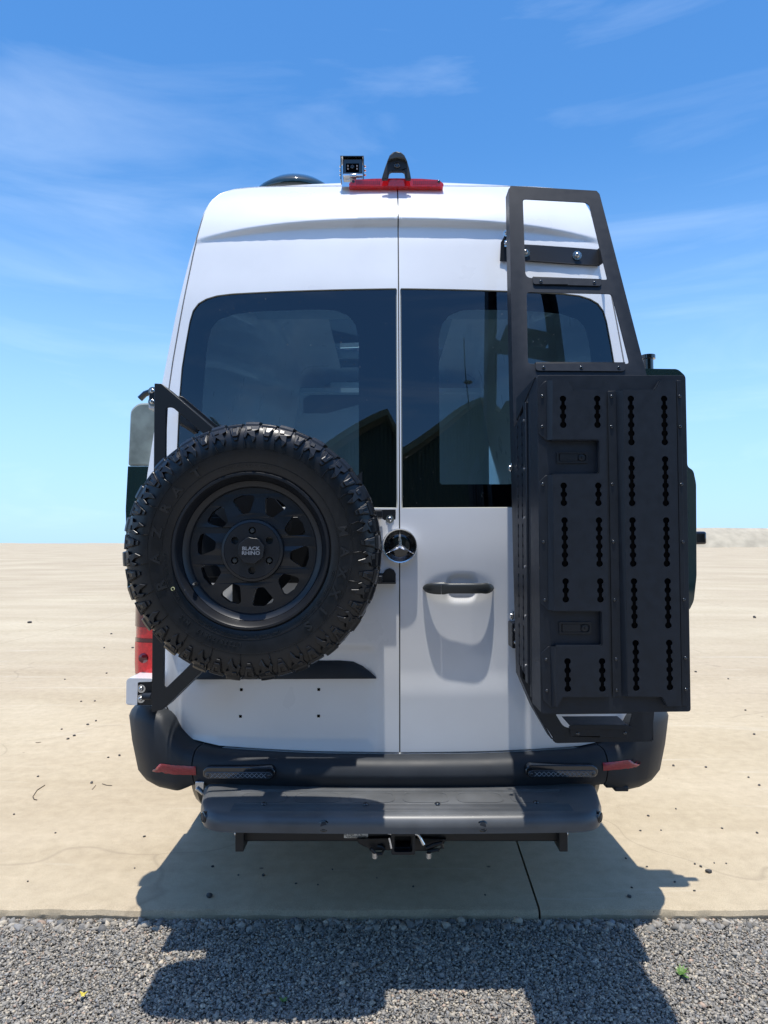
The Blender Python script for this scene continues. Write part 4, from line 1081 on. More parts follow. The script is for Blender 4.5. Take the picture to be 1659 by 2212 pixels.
arc_text('OUTSIDE STANDARD RIM ONLY', .238, .008, D(340), D(372), .0016, M['rubber_text'], 'size_lettering', 1.0, .0002)
# little moulding nibs
g = Geo()
for i in range(26):
    a = 2 * pi * (i + .37 * (i % 3)) / 26; r = .293 if i % 2 else .29
    p = pol(a, r, ywall(r)); g.lathe([(.0009, .001), (.0007, -.0025), (0, -.003)], p, 5)
g.mk('moulding_nibs', M['rubber_text'], tyre)
# yellow balance ring
x, z = U(373, 1272, TY); Geo().lathe([(.0035, .0), (.0035, -.0005), (.0055, -.0005), (.0055, 0)], (x, TY + ywall(sqrt((x - tcx) ** 2 + (z - tcz) ** 2)) - .0004, z), 16, 'y', True).mk('balance_mark', M['yellow'], tyre)
# rim: lip, barrel, ten-window disc, hub, cap
rp = [(.220, .010), (.222, .004), (.219, -.001), (.213, -.001), (.209, .004), (.206, .014), (.2005, .022), (.199, .030), (.198, .045), (.193, .060), (.192, .20), (.210, .215), (.205, .225), (.188, .205), (.186, .06)]
rim = Geo().lathe(rp, (tcx, TY, tcz), 120, 'y', True).mk('rim', M['rim'], sw, smooth=40)
Geo().lathe([(.195, .046), (.189, .046), (.186, .052), (.186, .085)], (tcx, TY, tcz), 96, 'y').v
def ring_lathe(prof, name, m_, parent, n=72, sm=35): return Geo().lathe(prof, (tcx, TY, tcz), n, 'y', True).mk(name, m_, parent, smooth=sm)
ring_lathe([(.198, .030), (.190, .037), (.183, .039), (.179, .046), (.179, .075), (.199, .075)], 'inner_lip', M['rim'], rim, 96)
circ = lambda r, n, c=(0, 0): [(c[0] + r * sin(2 * pi * k / n), c[1] + r * cos(2 * pi * k / n)) for k in range(n)]
wins = []
for k in range(10):
    a = radians(-11 + 36 * k)
    p = [(-.028, .155), (.0, .161), (.028, .155), (.0315, .146), (.0115, .107), (-.0115, .107), (-.0315, .146)]
    p = rnd(p, [.008, 0, .008, .008, .007, .007, .008], 4)
    wins.append([(tcx + x * cos(a) + y * sin(a), tcz - x * sin(a) + y * cos(a)) for x, y in p])
lugs = [circ(.0105, 18, (tcx + .0565 * sin(radians(60 * k)), tcz + .0565 * cos(radians(60 * k)))) for k in range(6)]
def disc_y(x, z):
    r = sqrt((x - tcx) ** 2 + (z - tcz) ** 2); return .0 + .010 * sstep(.085, .17, r)
plate_geo([(tcx + x, tcz + z) for x, z in circ(.181, 120)], wins, TY + .036, TY + .058, disc_y).mk('spoke_disc', M['rim'], rim, bevel=.002)
# hub pad with six lug holes
plate_geo([(tcx + x, tcz + z) for x, z in circ(.079, 72)], lugs, TY + .027, TY + .05).mk('hub_pad', M['rim'], rim, bevel=.0015)
ring_lathe([(.090, .037), (.087, .029), (.080, .0265), (.078, .030), (.078, .045), (.090, .045)], 'hub_ring', M['rim'], rim, 72)
Geo().lathe([(.10, .062), (.10, .12), (.06, .13)], (tcx, TY, tcz), 40).mk('hub_back', M['dark'], rim, smooth=True)
for k in range(6):
    if k in (0, 2, 4):
        a = radians(60 * k); x, z = tcx + .0565 * sin(a), tcz + .0565 * cos(a)
        Geo().lathe([(.0075, .045), (.0075, .030), (.006, .027), (0, .0265)], (x, TY, z), 14).mk('lug_nut', M['graphite'], rim, smooth=40)
capg = []
for k in range(48):
    a = 2 * pi * k / 48; capg.append((tcx + (.0365 + (.0011 if (k // 3) % 2 else -.0009)) * sin(a), tcz + (.0365 + (.0011 if (k // 3) % 2 else -.0009)) * cos(a)))
capo = plate_geo(capg, [], TY + .010, TY + .04).mk('centre_cap', M['rim'], rim, bevel=.002)
g = Geo()
for t_, dz in (('BLACK', .0064), ('RHINO', -.0064)):
    tv, tf = text_verts(t_, .0145, .0004, .00035, 1.12); g.add([(tcx + a, TY + .0093 - c_, tcz + dz + b - .001) for a, b, c_ in tv], tf)
g.mk('cap_lettering', M['silvertext'], rim)
x, z = U(422, 1261, TY + .02); g = Geo().lathe([(.005, .02), (.0055, .0), (.0045, -.006), (.003, -.012), (0, -.012)], (x, TY + .012, z), 12); g.mk('valve', M['steel'], rim, smooth=True)

# ------------------------------------------------------------------ TYRE CARRIER
cy = 2.345
tcar = thing('tyre_carrier', 'black steel triangular frame bolted across the left door behind the spare wheel', 'tyre carrier', (-.75, cy, .8))
def tp(cx, cy_, Y=cy): return U(*cT(cx, cy_), Y)
def kp(cx, cy_, Y=cy): return U(*cK(cx, cy_), Y)
hubx, hubz = U(560, 1215, cy)
outer = [tp(238, 165), tp(280, 166), tp(600, 440), tp(1050, 960), tp(1050, 1330), kp(475, 130), kp(262, 338), kp(203, 350)]
hole = rnd([tp(305, 310), tp(345, 306), tp(700, 610), tp(700, 1560), kp(405, 100), kp(283, 218), kp(266, 200)], [.02, .02, .05, .05, .02, .02, .02])
plate_geo(outer, [hole], cy, cy + .006).mk('frame_plate', M['powder2'], tcar, bevel=.0015)
# folded flanges give the frame its channel depth
def flange(a, b, y0, y1, t=.005, nm='frame_flange'):
    a = Vector(a); b = Vector(b); d = (b - a).normalized(); n_ = Vector((-d.y, d.x)) * t
    g = Geo().hexa([(a.x, y0, a.y), (b.x, y0, b.y), (b.x, y1, b.y), (a.x, y1, a.y)], [(a.x + n_.x, y0, a.y + n_.y), (b.x + n_.x, y0, b.y + n_.y), (b.x + n_.x, y1, b.y + n_.y), (a.x + n_.x, y1, a.y + n_.y)])
    return g.mk(nm, M['powder2'], tcar, bevel=.001)
flange(outer[0], outer[-1], cy + .0065, cy + .125); flange(outer[2], outer[1], cy + .0065, cy + .125); flange(outer[-1], outer[-2], cy + .0065, cy + .115); flange(outer[-2], outer[-3], cy + .0065, cy + .115)  # depth enlarged to close the lit gap in the ground shadow
# second arm lying on the door behind the first
a0, a1, a2, a3 = tp(385, 243, 2.52), tp(415, 250, 2.52), tp(640, 440, 2.52), tp(590, 455, 2.52)
plate_geo([a0, a1, a2, a3], [], 2.50, 2.53).mk('back_arm', M['powder2'], tcar, bevel=.002)
# cross bars from the frame to the plates at the door centre
def mpnt(cx, cy_, Y): return U(*cM(cx, cy_), Y)
Ym = base_surf(XC - .06, 1.5)
up = [mpnt(-300, 252, Ym), mpnt(375, 252, Ym), mpnt(375, 345, Ym), mpnt(360, 380, Ym), mpnt(320, 397, Ym), mpnt(285, 375, Ym), mpnt(250, 335, Ym), mpnt(-300, 335, Ym)]
plate_geo(up, [], Ym - .007, Ym - .001).mk('mount_plate', M['powder2'], tcar, bevel=.0012)
Ym2 = base_surf(XC - .06, 1.3)
dn_ = [mpnt(-300, 945, Ym2), mpnt(-300, 862, Ym2), mpnt(258, 845, Ym2), mpnt(280, 812, Ym2), mpnt(320, 798, Ym2), mpnt(358, 815, Ym2), mpnt(375, 850, Ym2), mpnt(375, 945, Ym2)]
plate_geo(dn_, [], Ym2 - .007, Ym2 - .001).mk('mount_plate', M['powder2'], tcar, bevel=.0012)
lz = mpnt(0, 940, Ym2)[1]; Geo().box(mpnt(-300, 0, Ym2)[0], mpnt(375, 0, Ym2)[0], Ym2 - .03, Ym2 - .0075, lz - .0, lz + .004).mk('mount_lip', M['powder2'], tcar)
for q in (mpnt(320, 342, Ym), mpnt(318, 853, Ym2)): bolt(BOLT_S, (q[0], Ym - .0075, q[1]), tcar, s=1.0)
Geo().box(-.64, -.10, cy + .02, cy + .03, 1.225, 1.425).mk('centre_plate', M['powder2'], tcar, bevel=.002)
for z_ in (up[0][1] - .02, dn_[0][1] + .02):
    Geo().box(-.75, -.005, cy + .06, cy + .162, z_ - .012, z_ + .012).mk('cross_bar', M['powder2'], tcar, bevel=.003)  # depth extended to throw shade on the bumper below
Geo().box(tcx - .03, tcx + .03, 2.13, cy + .11, tcz - .03, tcz + .03).mk('wheel_mount', M['powder2'], tcar, bevel=.003)
Geo().lathe([(.088, 0), (.088, .012)], (tcx, 2.118, tcz), 36).mk('wheel_flange', M['powder2'], tcar, smooth=True)
for s in (-1, 1): Geo().hexa([(tcx + s * .02, 2.30, tcz + .02), (tcx + s * .30, cy + .02, tcz + .26), (tcx + s * .30, cy + .02, tcz + .22), (tcx + s * .02, 2.30, tcz - .02)], [(tcx + s * .02, 2.33, tcz + .02), (tcx + s * .30, cy + .05, tcz + .26), (tcx + s * .30, cy + .05, tcz + .22), (tcx + s * .02, 2.33, tcz - .02)]).mk('brace', M['powder2'], tcar)
# lower hinge: white cap, black plate, two bolts
def bp(cx, cy_, Y): return U(*cK(cx, cy_), Y)
Yh_ = 2.50
cap = rnd([bp(64, 305, Yh_), bp(66, 180, Yh_), bp(78, 166, Yh_), bp(205, 168, Yh_), bp(205, 186, Yh_), bp(128, 188, Yh_), bp(124, 314, Yh_), bp(76, 312, Yh_)], .006)
plate_geo(cap, [], Yh_, Yh_ + .16).mk('hinge_cover', M['white'], tcar, bevel=.006)
pp = [bp(127, 186, Yh_ + .006), bp(205, 186, Yh_ + .006), bp(205, 316, Yh_ + .006), bp(127, 314, Yh_ + .006)]
plate_geo(pp, [], Yh_ + .006, Yh_ + .03).mk('hinge_plate', M['powder2'], tcar, bevel=.002)
Geo().tube([(bp(165, 262, Yh_)[0], Yh_ - .012, bp(165, 262, Yh_)[1]), (bp(215, 258, Yh_)[0], Yh_ - .02, bp(215, 258, Yh_)[1])], .012, 14).mk('hinge_pin', M['powder'], tcar, smooth=True)
for c_ in ((145, 225), (142, 280)): q = bp(*c_, Yh_); bolt(BOLT_S, (q[0], Yh_ + .0055, q[1]), tcar, s=1.0)
# upper hinge
q = [tp(203, 232, Yh_), tp(245, 228, Yh_), tp(245, 318, Yh_), tp(203, 318, Yh_)]
plate_geo(q, [], Yh_, Yh_ + .12).mk('hinge_cover', M['white'], tcar, bevel=.004)
for c_ in ((229, 213), (229, 275)): q = tp(*c_, Yh_); bolt(BOLT_S, (q[0], Yh_ - .001, q[1]), tcar, s=1.1)
q = [tp(212, 225, Yh_), tp(245, 225, Yh_), tp(245, 265, Yh_), tp(212, 265, Yh_)]; plate_geo(q, [], Yh_ - .008, Yh_ - .001).mk('hinge_plate', M['powder2'], tcar, bevel=.001)

# ------------------------------------------------------------------ LADDER
def lad(x, z): return 2.30 + max(0.0, z - 1.78) * .235
lada = thing('rear_ladder', 'black powder coated steel ladder on the right rear door above the box', 'ladder', (.62, 2.33, .7))
def lp(cx, cy_): return UF(*cL(cx, cy_), lad)
def lb(cx, cy_): return UF(*cB(cx, cy_), lad)
outer = rnd([lp(203, 150), lp(828, 186), lp(850, 210), lp(1192, 1525)], [.004, .003, .004, 0]) + [lb(1221, 1000), lb(1221, 1290)] + rnd([lb(1221, 1497), lb(465, 1516), lb(435, 1488)], .008) + [lb(300, 1255), lb(190, 1000)] + [lp(218, 1540), lp(192, 170)]
h1 = rnd([lp(293, 246), lp(745, 270), lp(775, 290), lp(907, 832), lp(312, 818)], [.012, .01, .006, .008, .022])
h2 = rnd([lp(320, 922), lp(938, 935), lp(1067, 1442), lp(330, 1442)], [.012, .012, .012, .012])
h3 = rnd([lb(465, 1293), lb(1052, 1288), lb(1030, 1375), lb(1020, 1402), lb(530, 1400)], [.004, .004, .004, .004, .02])
plate_geo(outer, [h1, h2, h3], 0, .005, lad).mk('frame', M['powder'], lada, bevel=.0014)
def lflange(pts, nm, depth=.075, t=.004, s=1):
    g = Geo(); vs = []; n = len(pts)
    for i, p in enumerate(pts):
        a = Vector(pts[max(i - 1, 0)]); b = Vector(pts[min(i + 1, n - 1)]); d = (b - a).normalized(); nn = Vector((-d.y, d.x)) * t * s
        for e in (0, 1):
            x, z = p[0] + nn.x * e, p[1] + nn.y * e
            vs += [(x, lad(x, z) + .0055, z), (x, lad(x, z) + depth, z)]
    fs = []
    for i in range(n - 1):
        a = i * 4; b = a + 4; fs += [(a, b, b + 1, a + 1), (a + 2, b + 2, b + 3, a + 3), (a, b, b + 2, a + 2), (a + 1, b + 1, b + 3, a + 3)]
    fs += [(0, 1, 3, 2), tuple((n - 1) * 4 + k for k in (0, 1, 3, 2))]
    g.add(vs, fs); return g.mk(nm, M['powder'], lada)
lflange([lp(192, 165), lp(218, 1540), lb(190, 1000), lb(300, 1255), lb(435, 1488)], 'side_rail', .07, s=1)
lflange([lp(203, 150), lp(828, 186)], 'top_rail', .05, s=-1)
lflange([lp(850, 210), lp(1192, 1525), lb(1221, 1497)], 'side_rail', .06, s=-1)
lflange([lp(293, 260), lp(312, 800)], 'side_rail', .03, s=-1); lflange([lp(320, 935), lp(330, 1425)], 'side_rail', .03, s=-1)
lflange([lb(465, 1516), lb(1210, 1505)], 'bottom_rail', .05, s=1)
def tread(pts, screws, off=.003, dep=.10):
    P_ = [UF(*p, lad, off) for p in pts]; y = lambda x, z: lad(x, z)
    o = plate_geo(rnd(P_, [0, 0, .012, .012]), [], -off - .0025, -off + .0015, y).mk('rung', M['powder'], lada, bevel=.0008)
    a, b = P_[0], P_[1]; ya = lad(*a)
    Geo().hexa([(a[0], ya - off - .002, a[1]), (b[0], ya - off - .002, b[1]), (b[0], ya + dep, b[1] + .004), (a[0], ya + dep, a[1] + .004)],
               [(a[0], ya - off - .002, a[1] + .003), (b[0], ya - off - .002, b[1] + .003), (b[0], ya + dep, b[1] + .007), (a[0], ya + dep, a[1] + .007)]).mk('rung_tread', M['powder'], lada, bevel=.001)
    for s_ in screws:
        q = UF(*s_, lad, off); bolt(BOLT_B, (q[0], lad(*q) - off - .002, q[1]), lada, s=1.05, name='screw')
tread([cL(365, 816), cL(862, 832), cL(862, 880), cL(365, 868)], [cL(422, 848), cL(810, 856)])
tread([cL(385, 1438), cL(1035, 1438), cL(1035, 1498), cL(385, 1494)], [cL(442, 1472), cL(715, 1472), cL(987, 1472)])
tread([cB(575, 1385), cB(1020, 1383), cB(1020, 1478), cB(575, 1462)], [cB(632, 1440), cB(995, 1437)])
q = [lb(562, 1380), lb(600, 1368), lb(1000, 1366), lb(1045, 1388), lb(1045, 1402), lb(562, 1402)]
plate_geo(q, [], -.010, -.004, lad).mk('rung_hood', M['powder'], lada, bevel=.001)
# upper mounting bar on the door with its bolts
sfl = lambda x, z: rear(x, z) - .012
def sp(cx, cy_, o=.012): return UF(*cL(cx, cy_), rear, o)
bar = [sp(200, 572), sp(400, 583), sp(620, 598), sp(830, 614), sp(850, 598), sp(850, 730), sp(640, 718), sp(400, 700), sp(200, 686)]
yb_ = [rear(*p) - .016 for p in bar]
n = len(bar); g = Geo(); tri = tessellate_polygon([[Vector((p[0], p[1], 0)) for p in bar]])
g.add([(p[0], y, p[1]) for p, y in zip(bar, yb_)] + [(p[0], y + .012, p[1]) for p, y in zip(bar, yb_)], [tuple(t) for t in tri] + [tuple(i + n for i in t) for t in tri] + [(i, (i + 1) % n, (i + 1) % n + n, i + n) for i in range(n)])
g.mk('mount_bar', M['powder2'], lada, bevel=.001)
q = [sp(842, 604, .02), sp(878, 590, .06), sp(882, 705, .06), sp(846, 730, .02)]
Geo().hexa([(q[0][0], rear(*q[0]) - .02, q[0][1]), (q[1][0], rear(*q[1]) - .075, q[1][1]), (q[2][0], rear(*q[2]) - .075, q[2][1]), (q[3][0], rear(*q[3]) - .02, q[3][1])],
           [(q[0][0], rear(*q[0]) - .012, q[0][1]), (q[1][0] + .004, rear(*q[1]) - .07, q[1][1]), (q[2][0] + .004, rear(*q[2]) - .07, q[2][1]), (q[3][0], rear(*q[3]) - .012, q[3][1])]).mk('mount_fold', M['powder2'], lada)
for c_ in ((312, 632), (687, 655)): q = sp(*c_, .02); bolt(BOLT_S, (q[0], rear(*q) - .0165, q[1]), lada, s=1.25)
q = [sp(133, 560, .03), sp(170, 498, .03), sp(192, 465, .03), sp(192, 700, .03), sp(180, 684, .03), sp(133, 680, .03)]
Y_ = rear(*q[0]) - .03; plate_geo(q, [], Y_, Y_ + .006).mk('mount_tab', M['powder2'], lada, bevel=.001)
for c_ in ((174, 497), (174, 562)): p_ = sp(*c_, .04); bolt(BOLT_S, (p_[0], Y_ - .001, p_[1]), lada, s=.9, rot=(0, 0, -.5))
# lower tab and latch on the door edge beside the box
q = U(1103, 1363, 2.45); g = Geo().box(q[0] - .0, q[0] + .03, 2.42, 2.50, q[1] - .055, q[1] + .03); g.mk('mount_tab', M['powder2'], lada, bevel=.002)
for dz in (.008, -.035): bolt(BOLT_S, (q[0] + .012, 2.4195, q[1] + dz), lada, s=.7)

# ------------------------------------------------------------------ STORAGE BOX
BY = 1.94
bx = thing('storage_box', 'tall black slotted metal storage box with two latches hung on the ladder', 'storage box', (.63, 2.1, .93))
pA = lambda cx, cy_, o=0.0: U(*cA(cx, cy_), BY - o)
pB = lambda cx, cy_, o=0.0: U(*cB(cx, cy_), BY - o)
c1, c2, c3, c4 = pA(322, 150), pA(1462, 152), pB(1503, 1272), pB(350, 1288)
lid = [c1, c2, c3, c4]
g = plate_geo(rnd(lid, .008), [], BY, BY + .110); lido = g.mk('lid', M['powder'], bx, bevel=.004)
Geo().box(c1[0] + .006, c2[0] - .01, BY + .110, BY + .122, c4[1] + .012, c1[1] - .012).mk('gasket', M['seal'], bx)
xl = c1[0]; bot_z = c4[1]; top_z = c1[1]
# base tray behind the lid, left side a perforated plate
tray0 = BY + .122; tray1 = BY + .36
Geo().box(xl + .03, c2[0] - .012, tray0, tray1 - .01, bot_z + .02, bot_z + .026).mk('tray_bottom', M['powder'], bx)
Geo().box(xl + .03, c2[0] - .012, tray0, tray1 - .01, top_z - .03, top_z - .024).mk('tray_top', M['powder'], bx)
Geo().box(c2[0] - .018, c2[0] - .012, tray0, tray1 - .01, bot_z + .026, top_z - .03).mk('tray_side', M['powder'], bx)
Geo().box(xl + .02, c2[0] - .02, tray1 - .01, tray1 - .004, bot_z + .03, top_z - .03).mk('tray_back', M['powder'], bx)
Geo().box(xl + .02, xl + .025, tray0, tray1 - .01, bot_z + .03, top_z - .03).mk('tray_side', M['dark'], bx)
def chain(cx, z0, z1, n, r, wbar):
    """closed outline of a column of round holes joined by a narrow slot"""
    pts = []; zs = [z0 + (z1 - z0) * i / max(1, n - 1) for i in range(n)]; th = math.asin(wbar / r)
    def arc(z, a0, a1, m_): return [(cx + r * sin(a0 + (a1 - a0) * k / m_), z + r * cos(a0 + (a1 - a0) * k / m_)) for k in range(m_ + 1)]
    zs = sorted(zs, reverse=True)
    for i, z in enumerate(zs):                       # right side downwards
        a0 = 0 if i == 0 else th; a1 = pi if i == n - 1 else pi - th; pts += arc(z, a0, a1, 6)
    for i, z in reversed(list(enumerate(zs))):       # left side upwards
        a0 = pi if i == n - 1 else pi + th; a1 = 2 * pi if i == 0 else 2 * pi - th
        seg = arc(z, a0, a1, 6)
        if i == n - 1: seg = seg[1:]
        if i == 0: seg = seg[:-1]
        pts += seg
    return pts
# side plate (in y-z), built flat then turned
side_holes = []
for (zz0, zz1) in [(top_z - .10 - .155 * k, top_z - .10 - .155 * k - .125) for k in range(5)]:
    for yy in (tray0 + .105, tray0 + .165): side_holes.append(chain(yy, zz1, zz0, 5, .0078, .004))
so2 = [(tray0 + .06, bot_z + .06), (tray0 + .215, bot_z + .09), (tray0 + .215, top_z - .09), (tray0 + .06, top_z - .06)]
gg = plate_geo(so2, side_holes, 0, .003); gg.v = [(xl + .004 + p[1] - .006 * (p[0] - tray0) / .2, p[0], p[2]) for p in gg.v]
gg.mk('perforated_side', M['powder'], bx, bevel=.0006)
# vertical rails between lid and perforated plate
for y0, y1, dx, dz in ((tray0 + .0, tray0 + .018, .002, .015), (tray0 + .024, tray0 + .060, -.004, .05)):
    Geo().box(xl + dx, xl + .02, y0, y1, bot_z + dz, top_z - dz * .9).mk('side_rail', M['powder'], bx, bevel=.002)
for k in range(6): Geo().lathe([(.004, 0), (.004, -.003), (0, -.0035)], (xl - .004, tray0 + .045, bot_z + .1 + k * .145), 10, 'x').mk('side_screw', M['steel'], bx)
# latch catch that peeps out on the left side
for px, py in ((1100, 1012), (1103, 1331)):
    x, z = U(px, py, 2.30); Geo().box(x - .003, x + .010, 2.29, 2.305, z - .008, z + .008).mk('catch', M['steel'], bx, bevel=.002)
    Geo().tube([(x + .004, 2.30, z - .012), (x + .008, 2.30, z + .016)], .0035, 8).mk('catch_pin', M['chrome'], bx, smooth=True)
# raised slotted panels on the lid; thickness .022 with a sloped left face
def yslope(xa, xb):
    return lambda x, z: 0
RZ = .020
def colh(cx0, y0, y1, n, low=False):
    f_ = (lambda a, b: pA(a, b, RZ))
    a = f_(cx0, y0); b = f_(cx0, y1); r = 25.5 * .2811 * (BY - RZ) / FOC
    return chain((a[0] + b[0]) / 2, b[1], a[1], n, r, r * .52)
O = 1463.7
Lh = [colh(522, 332, 532, 4), colh(785, 332, 532, 4), colh(527, 1000, 1132, 3), colh(793, 1000, 1132, 3), colh(535, 1267, 1599, 6), colh(800, 1267, 1599, 6),
      colh(542, O + 272, O + 410, 3), colh(808, O + 272, O + 410, 3), colh(557, O + 887, O + 1097, 4), colh(823, O + 887, O + 1097, 4)]
Rh = [colh(1045, 332, 665, 6), colh(1301, 332, 665, 6), colh(1050, 797, 1133, 6), colh(1309, 797, 1133, 6), colh(1058, 1267, 1599, 6), colh(1317, 1267, 1599, 6),
      colh(1069, O + 272, O + 610, 6), colh(1328, O + 272, O + 610, 6), colh(1082, O + 747, O + 1090, 6), colh(1340, O + 745, O + 1085, 6)]
q = lambda a, b: pA(a, b, RZ)
Lo = [q(442, 188), q(540, 188), q(560, 200), q(600, 265), q(838, 265), q(880, O + 1160), q(500, O + 1235), q(472, O + 1235), q(470, O + 772), q(815, O + 772), q(826, O + 760), q(820, O + 510), q(808, O + 498), q(455, O + 498),
      q(443, 915), q(790, 912), q(802, 900), q(800, 660), q(788, 645), q(440, 645)]
Lo[6] = q(478, O + 1235)
Lo = [q(442, 188), q(540, 188), q(560, 200), q(600, 265), q(838, 265), q(866, O + 780), q(880, O + 1160), q(520, O + 1160), q(478, O + 1235), q(472, O + 1235), q(470, O + 772), q(815, O + 772), q(826, O + 760), q(820, O + 510), q(808, O + 498), q(455, O + 498), q(443, 915), q(790, 912), q(802, 900), q(800, 660), q(788, 645), q(440, 645)]
pl_ = plate_geo(Lo, Lh, BY - RZ, BY - RZ + .003).mk('slotted_panel', M['powder'], bx)
Ro = [q(982, 265), q(1225, 265), q(1242, 250), q(1275, 192), q(1380, 190), q(1425, O + 1230), q(1325, O + 1230), q(1292, O + 1168), q(1280, O + 1158), q(1020, O + 1155)]
pr_ = plate_geo(Ro, Rh, BY - RZ, BY - RZ + .003).mk('slotted_panel', M['powder'], bx)
# sloped returns and screw flanges of the panels
def slope(a, b, c, d, nm='panel_return'):
    """a,b on the lid (left), c,d on the raised plate edge (right)"""
    A = [(a[0], BY - .0025, a[1]), (b[0], BY - .0025, b[1]), (d[0], BY - RZ + .0008, d[1]), (c[0], BY - RZ + .0008, c[1])]
    Geo().prism(A, (0, .0025, 0)).mk(nm, M['powder'], bx)
z_ = lambda a, b: pA(a, b)
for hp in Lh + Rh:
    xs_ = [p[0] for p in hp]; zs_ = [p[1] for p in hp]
    Geo().box(min(xs_) - .004, max(xs_) + .004, BY - RZ + .0038, BY - RZ + .0055, min(zs_) - .004, max(zs_) + .004).mk('slot_shade', M['dark'], bx)  # near-black sheet stands in for the shade inside the slots
slope(z_(392, 195), z_(393, 652), q(442, 188), q(440, 645)); slope(z_(398, 920), z_(405, O + 490), q(443, 915), q(455, O + 498)); slope(z_(420, O + 772), z_(432, O + 1240), q(470, O + 772), q(472, O + 1235))
slope(z_(924, 275), z_(970, O + 1150), q(982, 265), q(1020, O + 1155))
for (a, b) in ((Lo[4], Lo[5]), (Lo[5], Lo[6])):      # right return of left panel
    Geo().hexa([(a[0], BY - RZ + .0005, a[1]), (b[0], BY - RZ + .0005, b[1]), (b[0] + .001, BY - .001, b[1]), (a[0] + .001, BY - .001, a[1])], [(a[0] + .003, BY - RZ + .0005, a[1]), (b[0] + .003, BY - RZ + .0005, b[1]), (b[0] + .004, BY - .001, b[1]), (a[0] + .004, BY - .001, a[1])]).mk('panel_return', M['powder'], bx)
a, b = Ro[4], Ro[5]
Geo().hexa([(a[0], BY - RZ + .0005, a[1]), (b[0], BY - RZ + .0005, b[1]), (b[0] + .001, BY - .001, b[1]), (a[0] + .001, BY - .001, a[1])], [(a[0] + .003, BY - RZ + .0005, a[1]), (b[0] + .003, BY - RZ + .0005, b[1]), (b[0] + .004, BY - .001, b[1]), (a[0] + .004, BY - .001, a[1])]).mk('panel_return', M['powder'], bx)
def ret(pts):
    for a, b in zip(pts, pts[1:]):
        d = (Vector(b) - Vector(a)).normalized(); nn = Vector((d.y, -d.x)) * .0025
        Geo().hexa([(a[0], BY - RZ + .0032, a[1]), (b[0], BY - RZ + .0032, b[1]), (b[0], BY - .0005, b[1]), (a[0], BY - .0005, a[1])], [(a[0] - nn.x, BY - RZ + .0032, a[1] - nn.y), (b[0] - nn.x, BY - RZ + .0032, b[1] - nn.y), (b[0] - nn.x, BY - .0005, b[1] - nn.y), (a[0] - nn.x, BY - .0005, a[1] - nn.y)]).mk('panel_return', M['powder'], bx)
ret([Lo[i] for i in (0, 1, 2, 3, 4)]); ret([Lo[i] for i in (6, 7, 8)]); ret([Lo[i] for i in (10, 11, 12, 13, 14, 15)]); ret([Lo[i] for i in (16, 17, 18, 19, 20, 21)]); ret([Ro[i] for i in (0, 1, 2, 3, 4)]); ret([Ro[i] for i in (5, 6, 7, 8, 9)])
def fl_(pts): return plate_geo(pts, [], BY - .0028, BY - .0002).mk('panel_flange', M['powder'], bx, bevel=.0008)
fl_([z_(392, 195), z_(375, 203), z_(328, 250), z_(330, 600), z_(388, 652), z_(393, 652)]); fl_([z_(398, 920), z_(385, 922), z_(334, 972), z_(345, O + 435), z_(400, O + 492), z_(405, O + 490)]); fl_([z_(420, O + 772), z_(405, O + 770), z_(352, O + 822), z_(362, O + 1180), z_(420, O + 1238), z_(432, O + 1240)])
fl_([z_(862, 275), z_(924, 272), z_(970, O + 1152), z_(900, O + 1160)]); fl_([z_(1392, 192), z_(1425, 192), z_(1470, O + 1228), z_(1432, O + 1228)])
for c_ in ((360, 315), (360, 548), (365, 990), (370, 1433), (380, O + 415), (390, O + 870), (395, O + 1110), (890, 315), (892, 548), (897, 990), (905, 1433), (915, O + 415), (927, O + 870), (931, O + 1107),
           (1413, 315), (1417, 548), (1428, 990), (1437, 1433), (1446, O + 412), (1457, O + 860), (1460, O + 1100)):
    p_ = z_(*c_); bolt(BOLT_B, (p_[0], BY - .0026, p_[1]), bx, s=.82, name='screw')
# recessed latches
def latch(x0, y0, x1, y1):
    a = z_(x0, y1); b = z_(x1, y0)
    fr_o = [(a[0], a[1]), (b[0], a[1]), (b[0], b[1]), (a[0], b[1])]; m_ = .005; w_ = b[0] - a[0]; h_ = b[1] - a[1]
    fi_ = [(a[0] + m_, a[1] + m_), (b[0] - m_, a[1] + m_), (b[0] - m_, b[1] - m_), (a[0] + m_, b[1] - m_)]
    lt = plate_geo(rnd(fr_o, .003), [rnd(fi_, [.002, .008, .008, .002])], BY - .0045, BY - .0002).mk('latch', M['powder2'], bx, bevel=.0006)
    plate_geo(rnd([(a[0] + m_ + .004, a[1] + m_ + .001), (a[0] + w_ * .66, a[1] + m_ + .001), (a[0] + w_ * .66, b[1] - m_ - .001), (a[0] + m_ + .004, b[1] - m_ - .001)], .001), [], BY - .0036, BY - .0002).mk('latch_lever', M['powder2'], lt, bevel=.0006)
    cx_ = a[0] + w_ * .79; cz = (a[1] + b[1]) / 2
    Geo().lathe([(h_ * .28, 0), (h_ * .28, -.0042), (h_ * .22, -.0046), (0, -.0046)], (cx_, BY - .0002, cz), 20).mk('latch_lock', M['powder2'], lt, smooth=35)
    Geo().box(cx_ - .0006, cx_ + .0006, BY - .0053, BY - .0047, cz - .003, cz + .003).mk('keyhole', M['dark'], lt)
latch(470, 742, 710, 828); latch(490, O + 583, 735, O + 675)
# little hinge knuckle low on the right side
a = pB(1503, 1075); Geo().box(a[0] - .001, a[0] + .004, BY + .03, BY + .05, a[1], pB(1503, 942)[1]).mk('hinge', M['powder2'], bx, bevel=.001)
